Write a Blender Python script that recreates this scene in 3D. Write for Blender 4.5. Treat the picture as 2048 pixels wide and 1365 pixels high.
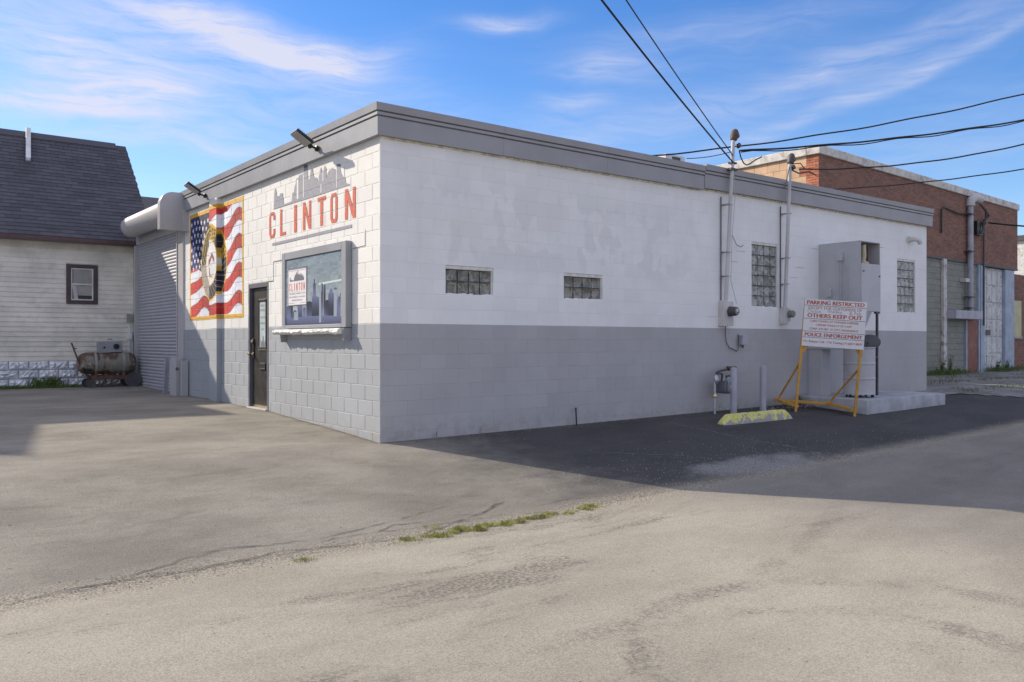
import bpy, bmesh, math, random
import numpy as np
from mathutils import Vector, Matrix
random.seed(7); RNG = np.random.default_rng(7)
S = bpy.context.scene
for o in list(bpy.data.objects): bpy.data.objects.remove(o)
rad = math.radians
COL = S.collection

# ------------------------------------------------------------------ camera
FPX = 1685.0
CAM = Vector((-5.323, -9.664, 1.32))
FW = Vector((.6122, .7906, 0)).normalized(); RT = Vector((FW.y, -FW.x, 0)); UP = Vector((0, 0, 1))
cd = bpy.data.cameras.new('camera'); cam = bpy.data.objects.new('camera', cd); COL.objects.link(cam)
cam.matrix_world = Matrix.Translation(CAM) @ Matrix((RT, UP, -FW)).transposed().to_4x4()
cd.sensor_fit = 'HORIZONTAL'; cd.sensor_width = 36; cd.lens = 36 * FPX / 2048
cd.clip_start = .1; cd.clip_end = 3000
S.camera = cam

# ------------------------------------------------------------------ light
SUN_AZ = math.atan2(-.49, .872)      # measured from +Y towards +X: where the sun stands
SUN_EL = rad(30.9)
SKY_STR = .15
W = bpy.data.worlds.new('World'); S.world = W; W.use_nodes = True
nt = W.node_tree; nt.nodes.clear(); N = nt.nodes.new; L = nt.links.new
def wm(op, a, b=None, c=None):
    n = N('ShaderNodeMath'); n.operation = op
    for i, v in enumerate((a, b, c)):
        if v is None: continue
        if isinstance(v, (int, float)): n.inputs[i].default_value = v
        else: L(v, n.inputs[i])
    return n.outputs[0]
out = N('ShaderNodeOutputWorld'); bg = N('ShaderNodeBackground'); bg.inputs[1].default_value = SKY_STR
sky = N('ShaderNodeTexSky'); sky.sky_type = 'NISHITA'; sky.sun_disc = False
sky.sun_elevation = SUN_EL; sky.sun_rotation = SUN_AZ
sky.air_density = 1.0; sky.dust_density = .35; sky.ozone_density = 2.6; sky.altitude = 200
tc = N('ShaderNodeTexCoord')
def dot(v):
    n = N('ShaderNodeVectorMath'); n.operation = 'DOT_PRODUCT'; L(tc.outputs['Generated'], n.inputs[0]); n.inputs[1].default_value = v
    return n.outputs['Value']
az = wm('ARCTAN2', dot(RT), dot(FW)); el = wm('ARCSINE', dot((0, 0, 1)))
def vec(x, y, z=0.0):
    n = N('ShaderNodeCombineXYZ')
    for i, v in enumerate((x, y, z)):
        if isinstance(v, (int, float)): n.inputs[i].default_value = v
        else: L(v, n.inputs[i])
    return n.outputs[0]
def wnoise(v, scale, detail=5, rough=.55, dist=0):
    n = N('ShaderNodeTexNoise'); L(v, n.inputs['Vector']); n.inputs['Scale'].default_value = scale
    n.inputs['Detail'].default_value = detail; n.inputs['Roughness'].default_value = rough; n.inputs['Distortion'].default_value = dist
    return n.outputs['Fac']
warp = wnoise(vec(az, el), 3.2, 3)
az2 = wm('ADD', az, wm('MULTIPLY', wm('SUBTRACT', warp, .5), .10))
warp2 = wnoise(vec(wm('ADD', az, 7.3), el), 5.0, 3)
el2 = wm('ADD', el, wm('MULTIPLY', wm('SUBTRACT', warp2, .5), .055))
def ae(px, py):
    a = math.atan((px - 1024) / FPX); return a, math.atan((683 - py) / FPX * math.cos(a))
blobs = [  # px, py, half-length px, half-width px, tilt deg (up to the right), strength
 (180, 130, 260, 70, -14, .8), (60, 205, 230, 16, -3, .6), (240, 200, 130, 28, 10, .6), (360, 45, 330, 50, -13, .6), (640, 108, 140, 32, 5, .75),
 (500, 75, 220, 34, -12, .6), (350, 285, 260, 16, -2, .35), (1000, 45, 90, 15, 2, .6),
 (1225, 145, 95, 24, 0, .55), (1160, 207, 65, 17, 0, .5), (1640, 215, 300, 14, 19, .28), (1880, 125, 260, 12, 19, .33), (1850, 60, 330, 26, 14, .28),
 (1450, 60, 300, 30, 4, .22), (1350, 240, 380, 40, 10, .25), (700, 230, 300, 40, -4, .22)]
tot = None
for px, py, sa, sb, tilt, st in blobs:
    a0, e0 = ae(px, py); t = rad(tilt)
    da = wm('SUBTRACT', az2, a0); de = wm('SUBTRACT', el2, e0)
    p = wm('ADD', wm('MULTIPLY', da, math.cos(t) * FPX / sa), wm('MULTIPLY', de, math.sin(t) * FPX / sa))
    q = wm('ADD', wm('MULTIPLY', de, math.cos(t) * FPX / sb), wm('MULTIPLY', da, -math.sin(t) * FPX / sb))
    g = wm('MULTIPLY', wm('EXPONENT', wm('MULTIPLY', wm('ADD', wm('MULTIPLY', p, p), wm('MULTIPLY', q, q)), -1.0)), st)
    tot = g if tot is None else wm('ADD', tot, g)
streak = wnoise(vec(wm('ADD', wm('MULTIPLY', az2, 5.0), wm('MULTIPLY', el2, 4.0)), wm('MULTIPLY', el2, 34.0)), 1.9, 10, .66, .5)
veil = wnoise(vec(wm('MULTIPLY', az, 1.5), wm('MULTIPLY', el2, 6.0), 3.1), 1.2, 5, .6, .5)
veil = wm('MULTIPLY', wm('MAXIMUM', wm('SUBTRACT', veil, .50), 0), .9)
hz = wm('MULTIPLY', wm('EXPONENT', wm('MULTIPLY', wm('MAXIMUM', el, 0), -6.0)), .20)
m = wm('MULTIPLY', wm('ADD', tot, veil), wm('MULTIPLY_ADD', streak, 2.5, -.55))
# cirrus carried on outside the view, added and thickened to brighten the shade
def wramp(v, a, b):
    n = N('ShaderNodeMapRange'); n.interpolation_type = 'SMOOTHSTEP'; L(v, n.inputs[0]); n.inputs[1].default_value = a; n.inputs[2].default_value = b; return n.outputs[0]
mn = N('ShaderNodeMapping'); L(tc.outputs['Generated'], mn.inputs[0]); mn.inputs['Scale'].default_value = (1, 1.6, 2.6)
cir_fill = wm('MULTIPLY', wramp(wnoise(mn.outputs[0], 1.9, 7, .6, .8), .30, .58), .95)
cir_fill = wm('MULTIPLY', cir_fill, wm('MAXIMUM', wramp(wm('ABSOLUTE', az), .62, .95), wramp(el, .40, .60)))
m = wm('ADD', wm('ADD', m, cir_fill), hz)
ncl = N('ShaderNodeClamp'); L(m, ncl.inputs[0]); ncl.inputs[2].default_value = .9
hs = N('ShaderNodeHueSaturation'); hs.inputs['Saturation'].default_value = 1.34; hs.inputs['Hue'].default_value = .511; hs.inputs['Value'].default_value = .76
L(sky.outputs[0], hs.inputs['Color'])
mx = N('ShaderNodeMix'); mx.data_type = 'RGBA'; L(ncl.outputs[0], mx.inputs[0]); L(hs.outputs[0], mx.inputs[6])
mx.inputs[7].default_value = (3.15, 3.18, 3.75, 1)
L(mx.outputs[2], bg.inputs[0]); L(bg.outputs[0], out.inputs[0])

sl = bpy.data.lights.new('sun', 'SUN'); sl.energy = 3.2; sl.angle = rad(.5); sl.color = (1, .885, .735)
so = bpy.data.objects.new('sun', sl); COL.objects.link(so)
sdir = Vector((math.sin(SUN_AZ) * math.cos(SUN_EL), math.cos(SUN_AZ) * math.cos(SUN_EL), math.sin(SUN_EL)))
so.rotation_euler = sdir.to_track_quat('Z', 'Y').to_euler(); so.location = (0, 0, 30)
S.view_settings.view_transform = 'Standard'; S.view_settings.look = 'None'
S.view_settings.exposure = 0.72; S.view_settings.gamma = 1; S.view_settings.use_curve_mapping = False
S.render.engine = 'CYCLES'

# ------------------------------------------------------------------ materials
MATS = {}
class NB:
    def __init__(s, name):
        s.m = bpy.data.materials.new(name); s.m.use_nodes = True; s.t = s.m.node_tree; s.t.nodes.clear()
        s.o = s.n('ShaderNodeOutputMaterial'); s.b = s.n('ShaderNodeBsdfPrincipled'); s.l(s.b.outputs[0], s.o.inputs[0]); MATS[name] = s.m
        g = s.n('ShaderNodeNewGeometry'); s.pos = g.outputs['Position']
    def n(s, k): return s.t.nodes.new(k)
    def l(s, a, b): s.t.links.new(a, b)
    def put(s, v, sock):
        if isinstance(v, (int, float)): sock.default_value = v
        elif isinstance(v, tuple): sock.default_value = (*v, 1) if len(v) == 3 and sock.type == 'RGBA' else v
        else: s.l(v, sock)
    def math(s, op, a, b=None, c=None, clamp=False):
        n = s.n('ShaderNodeMath'); n.operation = op; n.use_clamp = clamp
        for i, v in enumerate((a, b, c)):
            if v is not None: s.put(v, n.inputs[i])
        return n.outputs[0]
    def noise(s, scale, detail=4, rough=.55, vec=None, dist=0):
        n = s.n('ShaderNodeTexNoise'); s.l(vec or s.pos, n.inputs['Vector']); n.inputs['Scale'].default_value = scale
        n.inputs['Detail'].default_value = detail; n.inputs['Roughness'].default_value = rough; n.inputs['Distortion'].default_value = dist
        return n.outputs['Fac']
    def voro(s, scale, vec=None, feat='F1'):
        n = s.n('ShaderNodeTexVoronoi'); n.feature = feat; s.l(vec or s.pos, n.inputs['Vector']); n.inputs['Scale'].default_value = scale
        return n
    def ramp(s, f, a, b):      # 0 below a, 1 above b
        n = s.n('ShaderNodeMapRange'); n.interpolation_type = 'SMOOTHSTEP'; s.put(f, n.inputs[0]); n.inputs[1].default_value = a; n.inputs[2].default_value = b
        return n.outputs[0]
    def mix(s, f, a, b, mode='MIX'):
        n = s.n('ShaderNodeMix'); n.data_type = 'RGBA'; n.blend_type = mode; s.put(f, n.inputs[0]); s.put(a, n.inputs[6]); s.put(b, n.inputs[7]); return n.outputs[2]
    def scale(s, v, sc=(1, 1, 1), rz=0):
        n = s.n('ShaderNodeMapping'); s.l(v, n.inputs[0]); n.inputs['Scale'].default_value = sc; n.inputs['Rotation'].default_value = (0, 0, rz); return n.outputs[0]
    def xyz(s, v=None):
        n = s.n('ShaderNodeSeparateXYZ'); s.l(v or s.pos, n.inputs[0]); return n.outputs
    def bump(s, h, dist=.002, st=1.0, prev=None):
        n = s.n('ShaderNodeBump'); s.l(h, n.inputs['Height']); n.inputs['Distance'].default_value = dist; n.inputs['Strength'].default_value = st
        if prev: s.l(prev, n.inputs['Normal'])
        return n.outputs[0]
    def fin(s, col, rough=.8, normal=None, metal=0, spec=.5):
        s.put(col, s.b.inputs['Base Color']); s.put(rough, s.b.inputs['Roughness']); s.put(metal, s.b.inputs['Metallic']); s.b.inputs['Specular IOR Level'].default_value = spec
        if normal: s.l(normal, s.b.inputs['Normal'])
        return s.m
    def rnd(s): return s.n('ShaderNodeObjectInfo').outputs['Random']

def simple(name, col, rough=.6, metal=0, var=.12, vs=3.0, bump=.0008, bs=40, spec=.5, dirt=None, dirtamt=.3, ds=2.0, rnd=0):
    k = NB(name); d = tuple(c * (1 - var) for c in col); u = tuple(min(1, c * (1 + var)) for c in col)
    c = k.mix(k.ramp(k.noise(vs, 5), .35, .65), d, u)
    if rnd:
        r = k.math('MULTIPLY_ADD', k.rnd(), 2 * rnd, 1 - rnd); cc = k.n('ShaderNodeCombineXYZ')
        for i in range(3): k.l(r, cc.inputs[i])
        c = k.mix(1.0, c, cc.outputs[0], 'MULTIPLY')
    if dirt: c = k.mix(k.math('MULTIPLY', k.ramp(k.noise(ds, 6, .65), .48, .7), dirtamt), c, dirt)
    return k.fin(c, rough, k.bump(k.noise(bs, 3), bump) if bump else None, metal, spec)

# block wall paints: porous face, roller texture, soft dirt
def blockpaint(name, col, patch=None, rnd=.03, dirt=(.45, .40, .32)):
    k = NB(name)
    c = k.mix(k.ramp(k.noise(1.3, 5), .3, .7), tuple(x * .95 for x in col), tuple(min(1, x * 1.03) for x in col))
    r = k.math('MULTIPLY_ADD', k.rnd(), 2 * rnd, 1 - rnd); cc = k.n('ShaderNodeCombineXYZ')
    for i in range(3): k.l(r, cc.inputs[i])
    c = k.mix(1.0, c, cc.outputs[0], 'MULTIPLY')
    X, Y, Z = k.xyz()
    if patch:   # brushed over areas of a slightly different white: vertical strokes and blots
        sv = k.scale(k.pos, (1.7, 1.7, 1.1)); n = k.noise(1.35, 3.5, .5, sv, .25)
        reg = k.math('MULTIPLY', k.ramp(X, .2, 1.0), k.math('SUBTRACT', 1.0, k.ramp(X, 5.2, 6.8)))
        reg = k.math('MULTIPLY', reg, k.math('MULTIPLY', k.ramp(Z, 2.2, 2.5), k.math('SUBTRACT', 1.0, k.ramp(Z, 3.35, 3.7))))
        f = k.math('MULTIPLY', k.ramp(n, .50, .54), k.math('MULTIPLY_ADD', reg, .75, .10))
        c = k.mix(f, c, patch)
        c = k.mix(k.math('MULTIPLY', k.ramp(k.noise(.9, 5, .6), .5, .75), .35), c, (.76, .745, .70))
    st = k.noise(1.0, 6, .65, k.scale(k.pos, (9, 9, 1.1)))
    c = k.mix(k.math('MULTIPLY', k.ramp(st, .58, .8), .16), c, dirt)
    low = k.math('SUBTRACT', 1.0, k.ramp(Z, .05, .42))
    c = k.mix(k.math('MULTIPLY', k.math('MULTIPLY', low, k.ramp(k.noise(7, 6, .7), .42, .62)), .38), c, (.30, .27, .21))
    chips = k.ramp(k.noise(38, 3, .5), .745, .76)
    c = k.mix(k.math('MULTIPLY', chips, .5), c, dirt)
    h = k.math('ADD', k.noise(120, 3, .7), k.math('MULTIPLY', k.noise(22, 4), .7))
    return k.fin(c, .62, k.bump(h, .0035, .75), 0, .35)
blockpaint('white_block_paint', (.745, .745, .72))  # white held darker on the sunlit wall to offset the sun
blockpaint('white_side_paint', (.87, .87, .86), patch=(.79, .795, .785))  # same white, lightened in colour to lift the shaded side wall
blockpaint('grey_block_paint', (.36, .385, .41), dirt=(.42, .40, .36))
blockpaint('grey_side_paint', (.45, .445, .455), dirt=(.33, .32, .30))  # same grey, also lightened to lift the side wall's shade
simple('joint_paint_white', (.70, .69, .64), .8, var=.12, vs=9, bump=.003)
simple('joint_paint_grey', (.33, .34, .36), .8, var=.15, vs=9, bump=.003)
simple('grey_metal', (.30, .315, .34), .42, .0, .07, 1.6, .004, 3.0, spec=.5, dirt=(.38, .37, .34), dirtamt=.3)
simple('cabinet_paint', (.50, .505, .53), .5, var=.06, vs=2, bump=.003, bs=3, dirt=(.36, .34, .32), dirtamt=.4)
simple('side_metal', (.33, .33, .35), .45, .0, .06, 1.6, .003, 2.5, dirt=(.30, .29, .28), dirtamt=.3)
simple('caulk', (.74, .69, .54), .8, var=.2, vs=12, dirt=(.3, .27, .2), dirtamt=.6, ds=9)
simple('head_brown', (.10, .072, .055), .7, var=.3, vs=20)
simple('chip', (.17, .14, .115), .9)
simple('dark_recess', (.03, .03, .035), .8)
simple('frame_grey', (.12, .125, .15), .5)
simple('hood_paint', (.46, .455, .46), .38, 0, .05, 2, .002, 4, dirt=(.34, .31, .28), dirtamt=.25)
simple('slat_paint', (.42, .43, .47), .42, 0, .06, 2, .001, 6, dirt=(.30, .28, .25), dirtamt=.3)
simple('jamb_white', (.74, .75, .77), .5, dirt=(.5, .47, .42))
simple('black_metal', (.018, .018, .018), .45)
simple('door_paint', (.035, .03, .027), .38, var=.25, vs=6, bump=.0006, bs=30, dirt=(.09, .08, .065), dirtamt=.35)
simple('brass', (.62, .52, .34), .25, .9)
simple('steel', (.42, .43, .44), .38, .8, .15)
simple('galv', (.47, .48, .49), .45, .5, .12, 6)
simple('mast_paint', (.56, .56, .57), .55, 0, .08, 4, dirt=(.36, .32, .26), dirtamt=.35)
simple('meter_grey', (.62, .61, .585), .5, dirt=(.42, .38, .32))
simple('dark_grey', (.07, .07, .075), .55)
simple('wire_black', (.012, .012, .013), .6)
simple('wire_pale', (.36, .35, .34), .6)
simple('rust', (.125, .062, .042), .8, var=.3, vs=12, bump=.002)
simple('concrete', (.40, .39, .365), .85, var=.14, vs=4, bump=.004, bs=60, dirt=(.25, .23, .2), dirtamt=.4)
simple('pad_paint', (.42, .43, .46), .8, var=.14, vs=3, bump=.004, bs=50, dirt=(.22, .21, .18), dirtamt=.6)
simple('bollard_paint', (.40, .405, .46), .5, dirt=(.3, .29, .3))
simple('yellow_frame', (.62, .33, .05), .5, var=.15, vs=8, dirt=(.30, .15, .05), dirtamt=.5)
simple('sign_white', (.80, .79, .80), .4, var=.03)
simple('print_red', (.52, .11, .065), .5, var=.1)
simple('print_redlight', (.58, .24, .18), .5, var=.1)
simple('print_black', (.035, .037, .045), .5)
simple('print_grey', (.30, .31, .34), .5)
simple('letter_paint', (.56, .088, .04), .6, var=.22, vs=30, dirt=(.7, .4, .3), dirtamt=.3, ds=45)
simple('skyline_paint', (.27, .275, .32), .65, var=.12, vs=18)
simple('skyline_dark', (.14, .15, .19), .6)
simple('siding', (.80, .765, .67), .7, var=.09, vs=1.7, bump=.001, bs=50, dirt=(.50, .48, .42), dirtamt=.4, ds=4, rnd=.05)
simple('brown_trim', (.075, .055, .055), .5)
simple('gutter', (.13, .075, .075), .4)
simple('rockface', (.80, .82, .86), .32, .25, .12, 4, .004, 40, dirt=(.25, .24, .23), dirtamt=.35)
simple('foundation_joint', (.33, .34, .36), .7)
simple('white_vinyl', (.74, .74, .72), .5)
simple('blind', (.55, .54, .50), .6)
simple('interior_dark', (.05, .05, .05), .7)
simple('tan_block', (.62, .42, .26), .85, var=.10, vs=3, bump=.004, bs=40, rnd=.13, dirt=(.66, .5, .34), dirtamt=.4)
simple('tan_mortar', (.40, .29, .2), .9)
simple('quoin_brick', (.44, .16, .09), .85, var=.15, vs=6, bump=.003, bs=60, rnd=.25)
simple('coping', (.66, .63, .58), .85, var=.12, vs=4, bump=.004, bs=30, dirt=(.20, .19, .17), dirtamt=.75, ds=3)
simple('red_door', (.24, .075, .05), .6, dirt=(.42, .3, .25), dirtamt=.4)
simple('blue_post', (.36, .43, .52), .6, dirt=(.35, .36, .36))
simple('peel_white', (.66, .66, .64), .7, dirt=(.19, .18, .16), dirtamt=.9, ds=6)
simple('pink_white', (.60, .56, .55), .7, dirt=(.10, .06, .06), dirtamt=.8, ds=4)
simple('roof_felt', (.10, .10, .10), .9)
simple('pebble', (.42, .41, .39), .85, rnd=.3)
simple('weed', (.10, .15, .035), .7, var=.4, vs=15)
simple('grass_lit', (.30, .34, .07), .7, var=.45, vs=9)
simple('grass_dry', (.42, .38, .15), .8, var=.35, vs=9)
simple('tank_pale', (.35, .34, .30), .6, dirt=(.2, .1, .05), dirtamt=.8)
simple('insulation', (.60, .54, .38), .9)
simple('crack_fill', (.105, .095, .082), .95)
simple('aluminium', (.60, .61, .63), .4, .3)

def glass_mat(name, col, rough=.06):
    k = NB(name); w = k.noise(13, 1, .5, None, 2.0)
    c = k.mix(k.ramp(k.noise(8, 1, .5, None, 1.2), .38, .62), col, tuple(x * .38 for x in col))
    return k.fin(c, rough, k.bump(w, .012, .7), 0, .8)
glass_mat('glass_block_brown', (.26, .25, .21)); glass_mat('glass_block_clear', (.36, .38, .36))
k = NB('pane'); k.fin((.10, .10, .095), .04, None, 0, .8)
k = NB('floodlens'); k.fin((.42, .42, .40), .15, k.bump(k.noise(60), .002), 0, .6)

# tank: rust, chalky grey paint
k = NB('tank_paint'); n1 = k.ramp(k.noise(4.2, 6, .6, k.scale(k.pos, (1, 1, .55)), .6), .46, .56)
c = k.mix(n1, (.24, .228, .19), (.13, .07, .048)); c = k.mix(k.ramp(k.noise(9, 5, .7), .58, .68), c, (.42, .40, .36))
c = k.mix(k.ramp(k.noise(5, 5, .6, k.scale(k.pos, (6, 6, .8))), .58, .72), c, (.10, .075, .055)); k.fin(c, .65, k.bump(k.noise(50, 5), .004))

# shingles
k = NB('shingle'); c = k.mix(k.rnd(), (.075, .073, .086), (.118, .113, .13))
c = k.mix(k.math('MULTIPLY', k.ramp(k.noise(150, 2), .45, .7), .5), c, (.11, .105, .12)); k.fin(c, .9, k.bump(k.noise(300, 2), .003))

# wheel stop: yellow paint flaking off concrete
k = NB('wheelstop_paint'); n1 = k.noise(6.5, 7, .68, None, .5); X, Y, Z = k.xyz()
f = k.ramp(k.math('ADD', n1, k.math('MULTIPLY', k.math('SUBTRACT', Z, .02), 1.2)), .515, .535)
k.fin(k.mix(f, (.36, .34, .335), k.mix(k.ramp(k.noise(12, 4), .3, .7), (.66, .62, .13), (.74, .72, .30))), .8, k.bump(k.math('ADD', n1, k.math('MULTIPLY', k.noise(60), .4)), .008))

# face-brick and block textures for the far building (pieces smaller than 10 px)
FD = Vector((.998, .061, 0)).normalized(); FP = Vector((23.2, 4.26, 0)); FN = Vector((FD.y, -FD.x, 0))
def brickmat(name, bw, bh, c1, c2, mort, msize, dirt, rough=.9, streak=.5):
    k = NB(name); vm = k.n('ShaderNodeVectorMath'); vm.operation = 'DOT_PRODUCT'; k.l(k.pos, vm.inputs[0]); vm.inputs[1].default_value = FD
    cx = k.n('ShaderNodeCombineXYZ'); k.l(vm.outputs['Value'], cx.inputs[0]); k.l(k.xyz()[2], cx.inputs[1])
    b = k.n('ShaderNodeTexBrick'); k.l(cx.outputs[0], b.inputs['Vector']); b.inputs['Scale'].default_value = 1
    b.inputs['Color1'].default_value = (*c1, 1); b.inputs['Color2'].default_value = (*c2, 1); b.inputs['Mortar'].default_value = (*mort, 1)
    b.inputs['Mortar Size'].default_value = msize; b.inputs['Brick Width'].default_value = bw; b.inputs['Row Height'].default_value = bh; b.inputs['Bias'].default_value = -.2
    c = k.mix(k.math('MULTIPLY', k.ramp(k.noise(1.6, 6, .65, k.scale(k.pos, (1, 1, 2.2))), .42, .7), streak), b.outputs[0], dirt)
    inv = k.math('SUBTRACT', 1.0, b.outputs[1]); return k.fin(c, rough, k.bump(inv, .008))
brickmat('red_brick', .205, .0677, (.33, .165, .115), (.20, .095, .07), (.22, .165, .14), .006, (.15, .09, .07))
brickmat('green_block', .41, .2032, (.30, .305, .26), (.27, .28, .24), (.20, .205, .175), .007, (.22, .225, .19), streak=.7)

# asphalt: lot (older left, fresher sealed right) and road
SEAM = -3.38
def circ(a, b, c):
    (ax, ay), (bx, by), (cx, cy) = a, b, c; d = 2 * (ax * (by - cy) + bx * (cy - ay) + cx * (ay - by))
    ux = ((ax**2 + ay**2) * (by - cy) + (bx**2 + by**2) * (cy - ay) + (cx**2 + cy**2) * (ay - by)) / d; uy = ((ax**2 + ay**2) * (cx - bx) + (bx**2 + by**2) * (ax - cx) + (cx**2 + cy**2) * (bx - ax)) / d
    return ux, uy, math.hypot(ax - ux, ay - uy)
def gp(px, py):
    d = FW + RT * ((px - 1024) / FPX) + UP * ((683 - py) / FPX); t = (-.36 - CAM.z) / d.z; p = CAM + d * t; return p.x, p.y
TYRE = [(circ(gp(1300, 1235), gp(1620, 1158), gp(1990, 1195)), .16, .6, gp(1300, 1260)[1] if False else -30), (circ(gp(1330, 1260), gp(1640, 1212), gp(1830, 1235)), .15, .6, -30), (circ(gp(880, 1340), gp(1300, 1225), gp(1450, 1170)), .14, .5, -30)]
def asphalt(name, lot):
    k = NB(name); X, Y, Z = k.xyz()
    sp = k.ramp(k.math('ADD', k.math('MULTIPLY', k.noise(150, 3, .8), .65), k.math('MULTIPLY', k.noise(70, 2, .7), .35)), .40, .60); sp2 = k.voro(75).outputs['Distance']
    big = k.noise(.7, 8, .66, k.scale(k.pos, (.8, 1.3, 1))); mid = k.noise(2.6, 6, .65)
    if lot:
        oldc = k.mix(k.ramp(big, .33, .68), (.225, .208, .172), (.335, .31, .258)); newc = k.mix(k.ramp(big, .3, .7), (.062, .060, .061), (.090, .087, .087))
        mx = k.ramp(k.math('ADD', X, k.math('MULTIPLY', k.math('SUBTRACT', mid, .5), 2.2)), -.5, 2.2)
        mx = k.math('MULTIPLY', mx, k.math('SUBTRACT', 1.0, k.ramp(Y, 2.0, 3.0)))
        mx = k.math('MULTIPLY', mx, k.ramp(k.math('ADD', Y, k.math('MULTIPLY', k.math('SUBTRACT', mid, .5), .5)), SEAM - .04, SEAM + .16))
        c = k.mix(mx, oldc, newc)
        d2 = k.math('MULTIPLY', k.ramp(k.noise(.9, 7, .7, k.scale(k.pos, (.5, 2.0, 1)), 1.0), .54, .75), .35)
        c = k.mix(d2, c, (.16, .15, .145))
        dr = k.ramp(k.noise(1.1, 6, .6, k.scale(k.pos, (1.3, 3, 1)), .8), .5, .72); c = k.mix(k.math('MULTIPLY', dr, .45), c, k.mix(.5, c, (.075, .068, .062)))
    else:
        c = k.mix(k.ramp(big, .3, .7), (.315, .29, .235), (.42, .388, .315))
        arc = k.noise(.9, 8, .68, k.scale(k.pos, (.38, 1.5, 1), rad(-24)), .3)
        c = k.mix(k.math('MULTIPLY', k.math('MULTIPLY', k.ramp(arc, .535, .64), k.ramp(k.noise(34, 4, .7), .40, .58)), .75), c, (.13, .117, .10))
        for (cx_, cy_, rr_), w_, st_, y0_ in TYRE:
            dx, dy_ = k.math('SUBTRACT', X, cx_), k.math('SUBTRACT', Y, cy_)
            dd = k.math('ABSOLUTE', k.math('SUBTRACT', k.math('SQRT', k.math('ADD', k.math('MULTIPLY', dx, dx), k.math('MULTIPLY', dy_, dy_))), k.math('MULTIPLY_ADD', k.math('SUBTRACT', mid, .5), .25, rr_)))
            mk = k.math('MULTIPLY', k.math('SUBTRACT', 1.0, k.ramp(dd, w_ * .3, w_)), k.ramp(k.noise(1.6, 7, .7), .40, .58))
            mk = k.math('MULTIPLY', mk, k.ramp(k.noise(38, 4, .75), .40, .60)); mk = k.math('MULTIPLY', mk, k.ramp(Y, y0_, y0_ + .3))
            c = k.mix(k.math('MULTIPLY', mk, st_), c, (.15, .137, .12))
        c = k.mix(k.math('MULTIPLY', k.ramp(X, .5, 3.0), .72), c, k.mix(k.ramp(big, .3, .7), (.185, .17, .152), (.25, .23, .205)))  # road colour darkened to the right to deepen the building's shade
    # dusty, gravelly strip along the seam between lot and road
    dy = k.math('ABSOLUTE', k.math('SUBTRACT', Y, k.math('MULTIPLY_ADD', k.math('SUBTRACT', mid, .5), .35, SEAM)))
    edge = k.math('SUBTRACT', 1.0, k.ramp(dy, .02, .36))
    if lot:   # dirt and grit gathered at the foot of the walls
        wd = k.math('MULTIPLY', k.math('SUBTRACT', 1.0, k.ramp(k.math('ABSOLUTE', k.math('ADD', Y, k.math('MULTIPLY', k.math('SUBTRACT', mid, .5), .10))), .01, .10)), k.ramp(X, -.05, .0))
        wl = k.math('MULTIPLY', k.math('SUBTRACT', 1.0, k.ramp(k.math('ABSOLUTE', k.math('ADD', X, k.math('MULTIPLY', k.math('SUBTRACT', mid, .5), .25))), .01, .14)), k.ramp(Y, -.05, .0))
        c = k.mix(k.math('MULTIPLY', k.math('MAXIMUM', wd, wl), .65), c, (.115, .10, .08))
    gr = k.ramp(k.noise(55, 3, .8), .42, .6)
    c = k.mix(k.math('MULTIPLY', edge, k.math('MULTIPLY_ADD', k.ramp(X, 1.2, 2.5), -.12, .72)), c, k.mix(gr, (.17, .15, .12), (.52, .47, .37)))
    bx = k.math('DIVIDE', k.math('SUBTRACT', X, 3.9), 1.5); by = k.math('DIVIDE', k.math('SUBTRACT', Y, -3.0), .42)
    bl = k.math('ADD', k.math('MULTIPLY', bx, bx), k.math('MULTIPLY', by, by)); bl = k.math('SUBTRACT', 1.0, k.ramp(k.math('ADD', bl, k.math('MULTIPLY', k.math('SUBTRACT', mid, .5), 2.2)), .1, 1.1))
    c = k.mix(k.math('MULTIPLY', bl, .8), c, k.mix(gr, (.20, .195, .185), (.42, .41, .39)))
    c = k.mix(1.0, c, k.mix(sp, (.72, .72, .705), (1.24, 1.24, 1.25)), 'MULTIPLY')
    light = k.ramp(k.noise(95, 2, .5), .68, .72); c = k.mix(k.math('MULTIPLY', light, .35), c, (.48, .44, .38))
    dk = k.ramp(k.noise(30, 2, .6), .70, .735); c = k.mix(k.math('MULTIPLY', dk, .6), c, (.04, .036, .033))
    h = k.math('ADD', k.noise(150, 3, .75), k.math('MULTIPLY', k.noise(14, 4), .6))
    return k.fin(c, .92, k.bump(h, .006, .8), 0, .25)
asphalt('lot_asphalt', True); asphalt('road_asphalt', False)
k = NB('apron'); c = k.mix(k.ramp(k.noise(.8, 6, .65), .4, .62), (.17, .165, .155), (.30, .29, .275)); c = k.mix(k.math('MULTIPLY', k.ramp(k.noise(5, 6, .7), .5, .62), .6), c, (.09, .085, .07)); k.fin(c, .9, k.bump(k.noise(60, 4), .01))
k = NB('earth'); k.fin(k.mix(k.ramp(k.noise(.2, 8, .7), .4, .6), (.10, .10, .05), (.16, .14, .10)), .95, k.bump(k.noise(20), .02))

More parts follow.
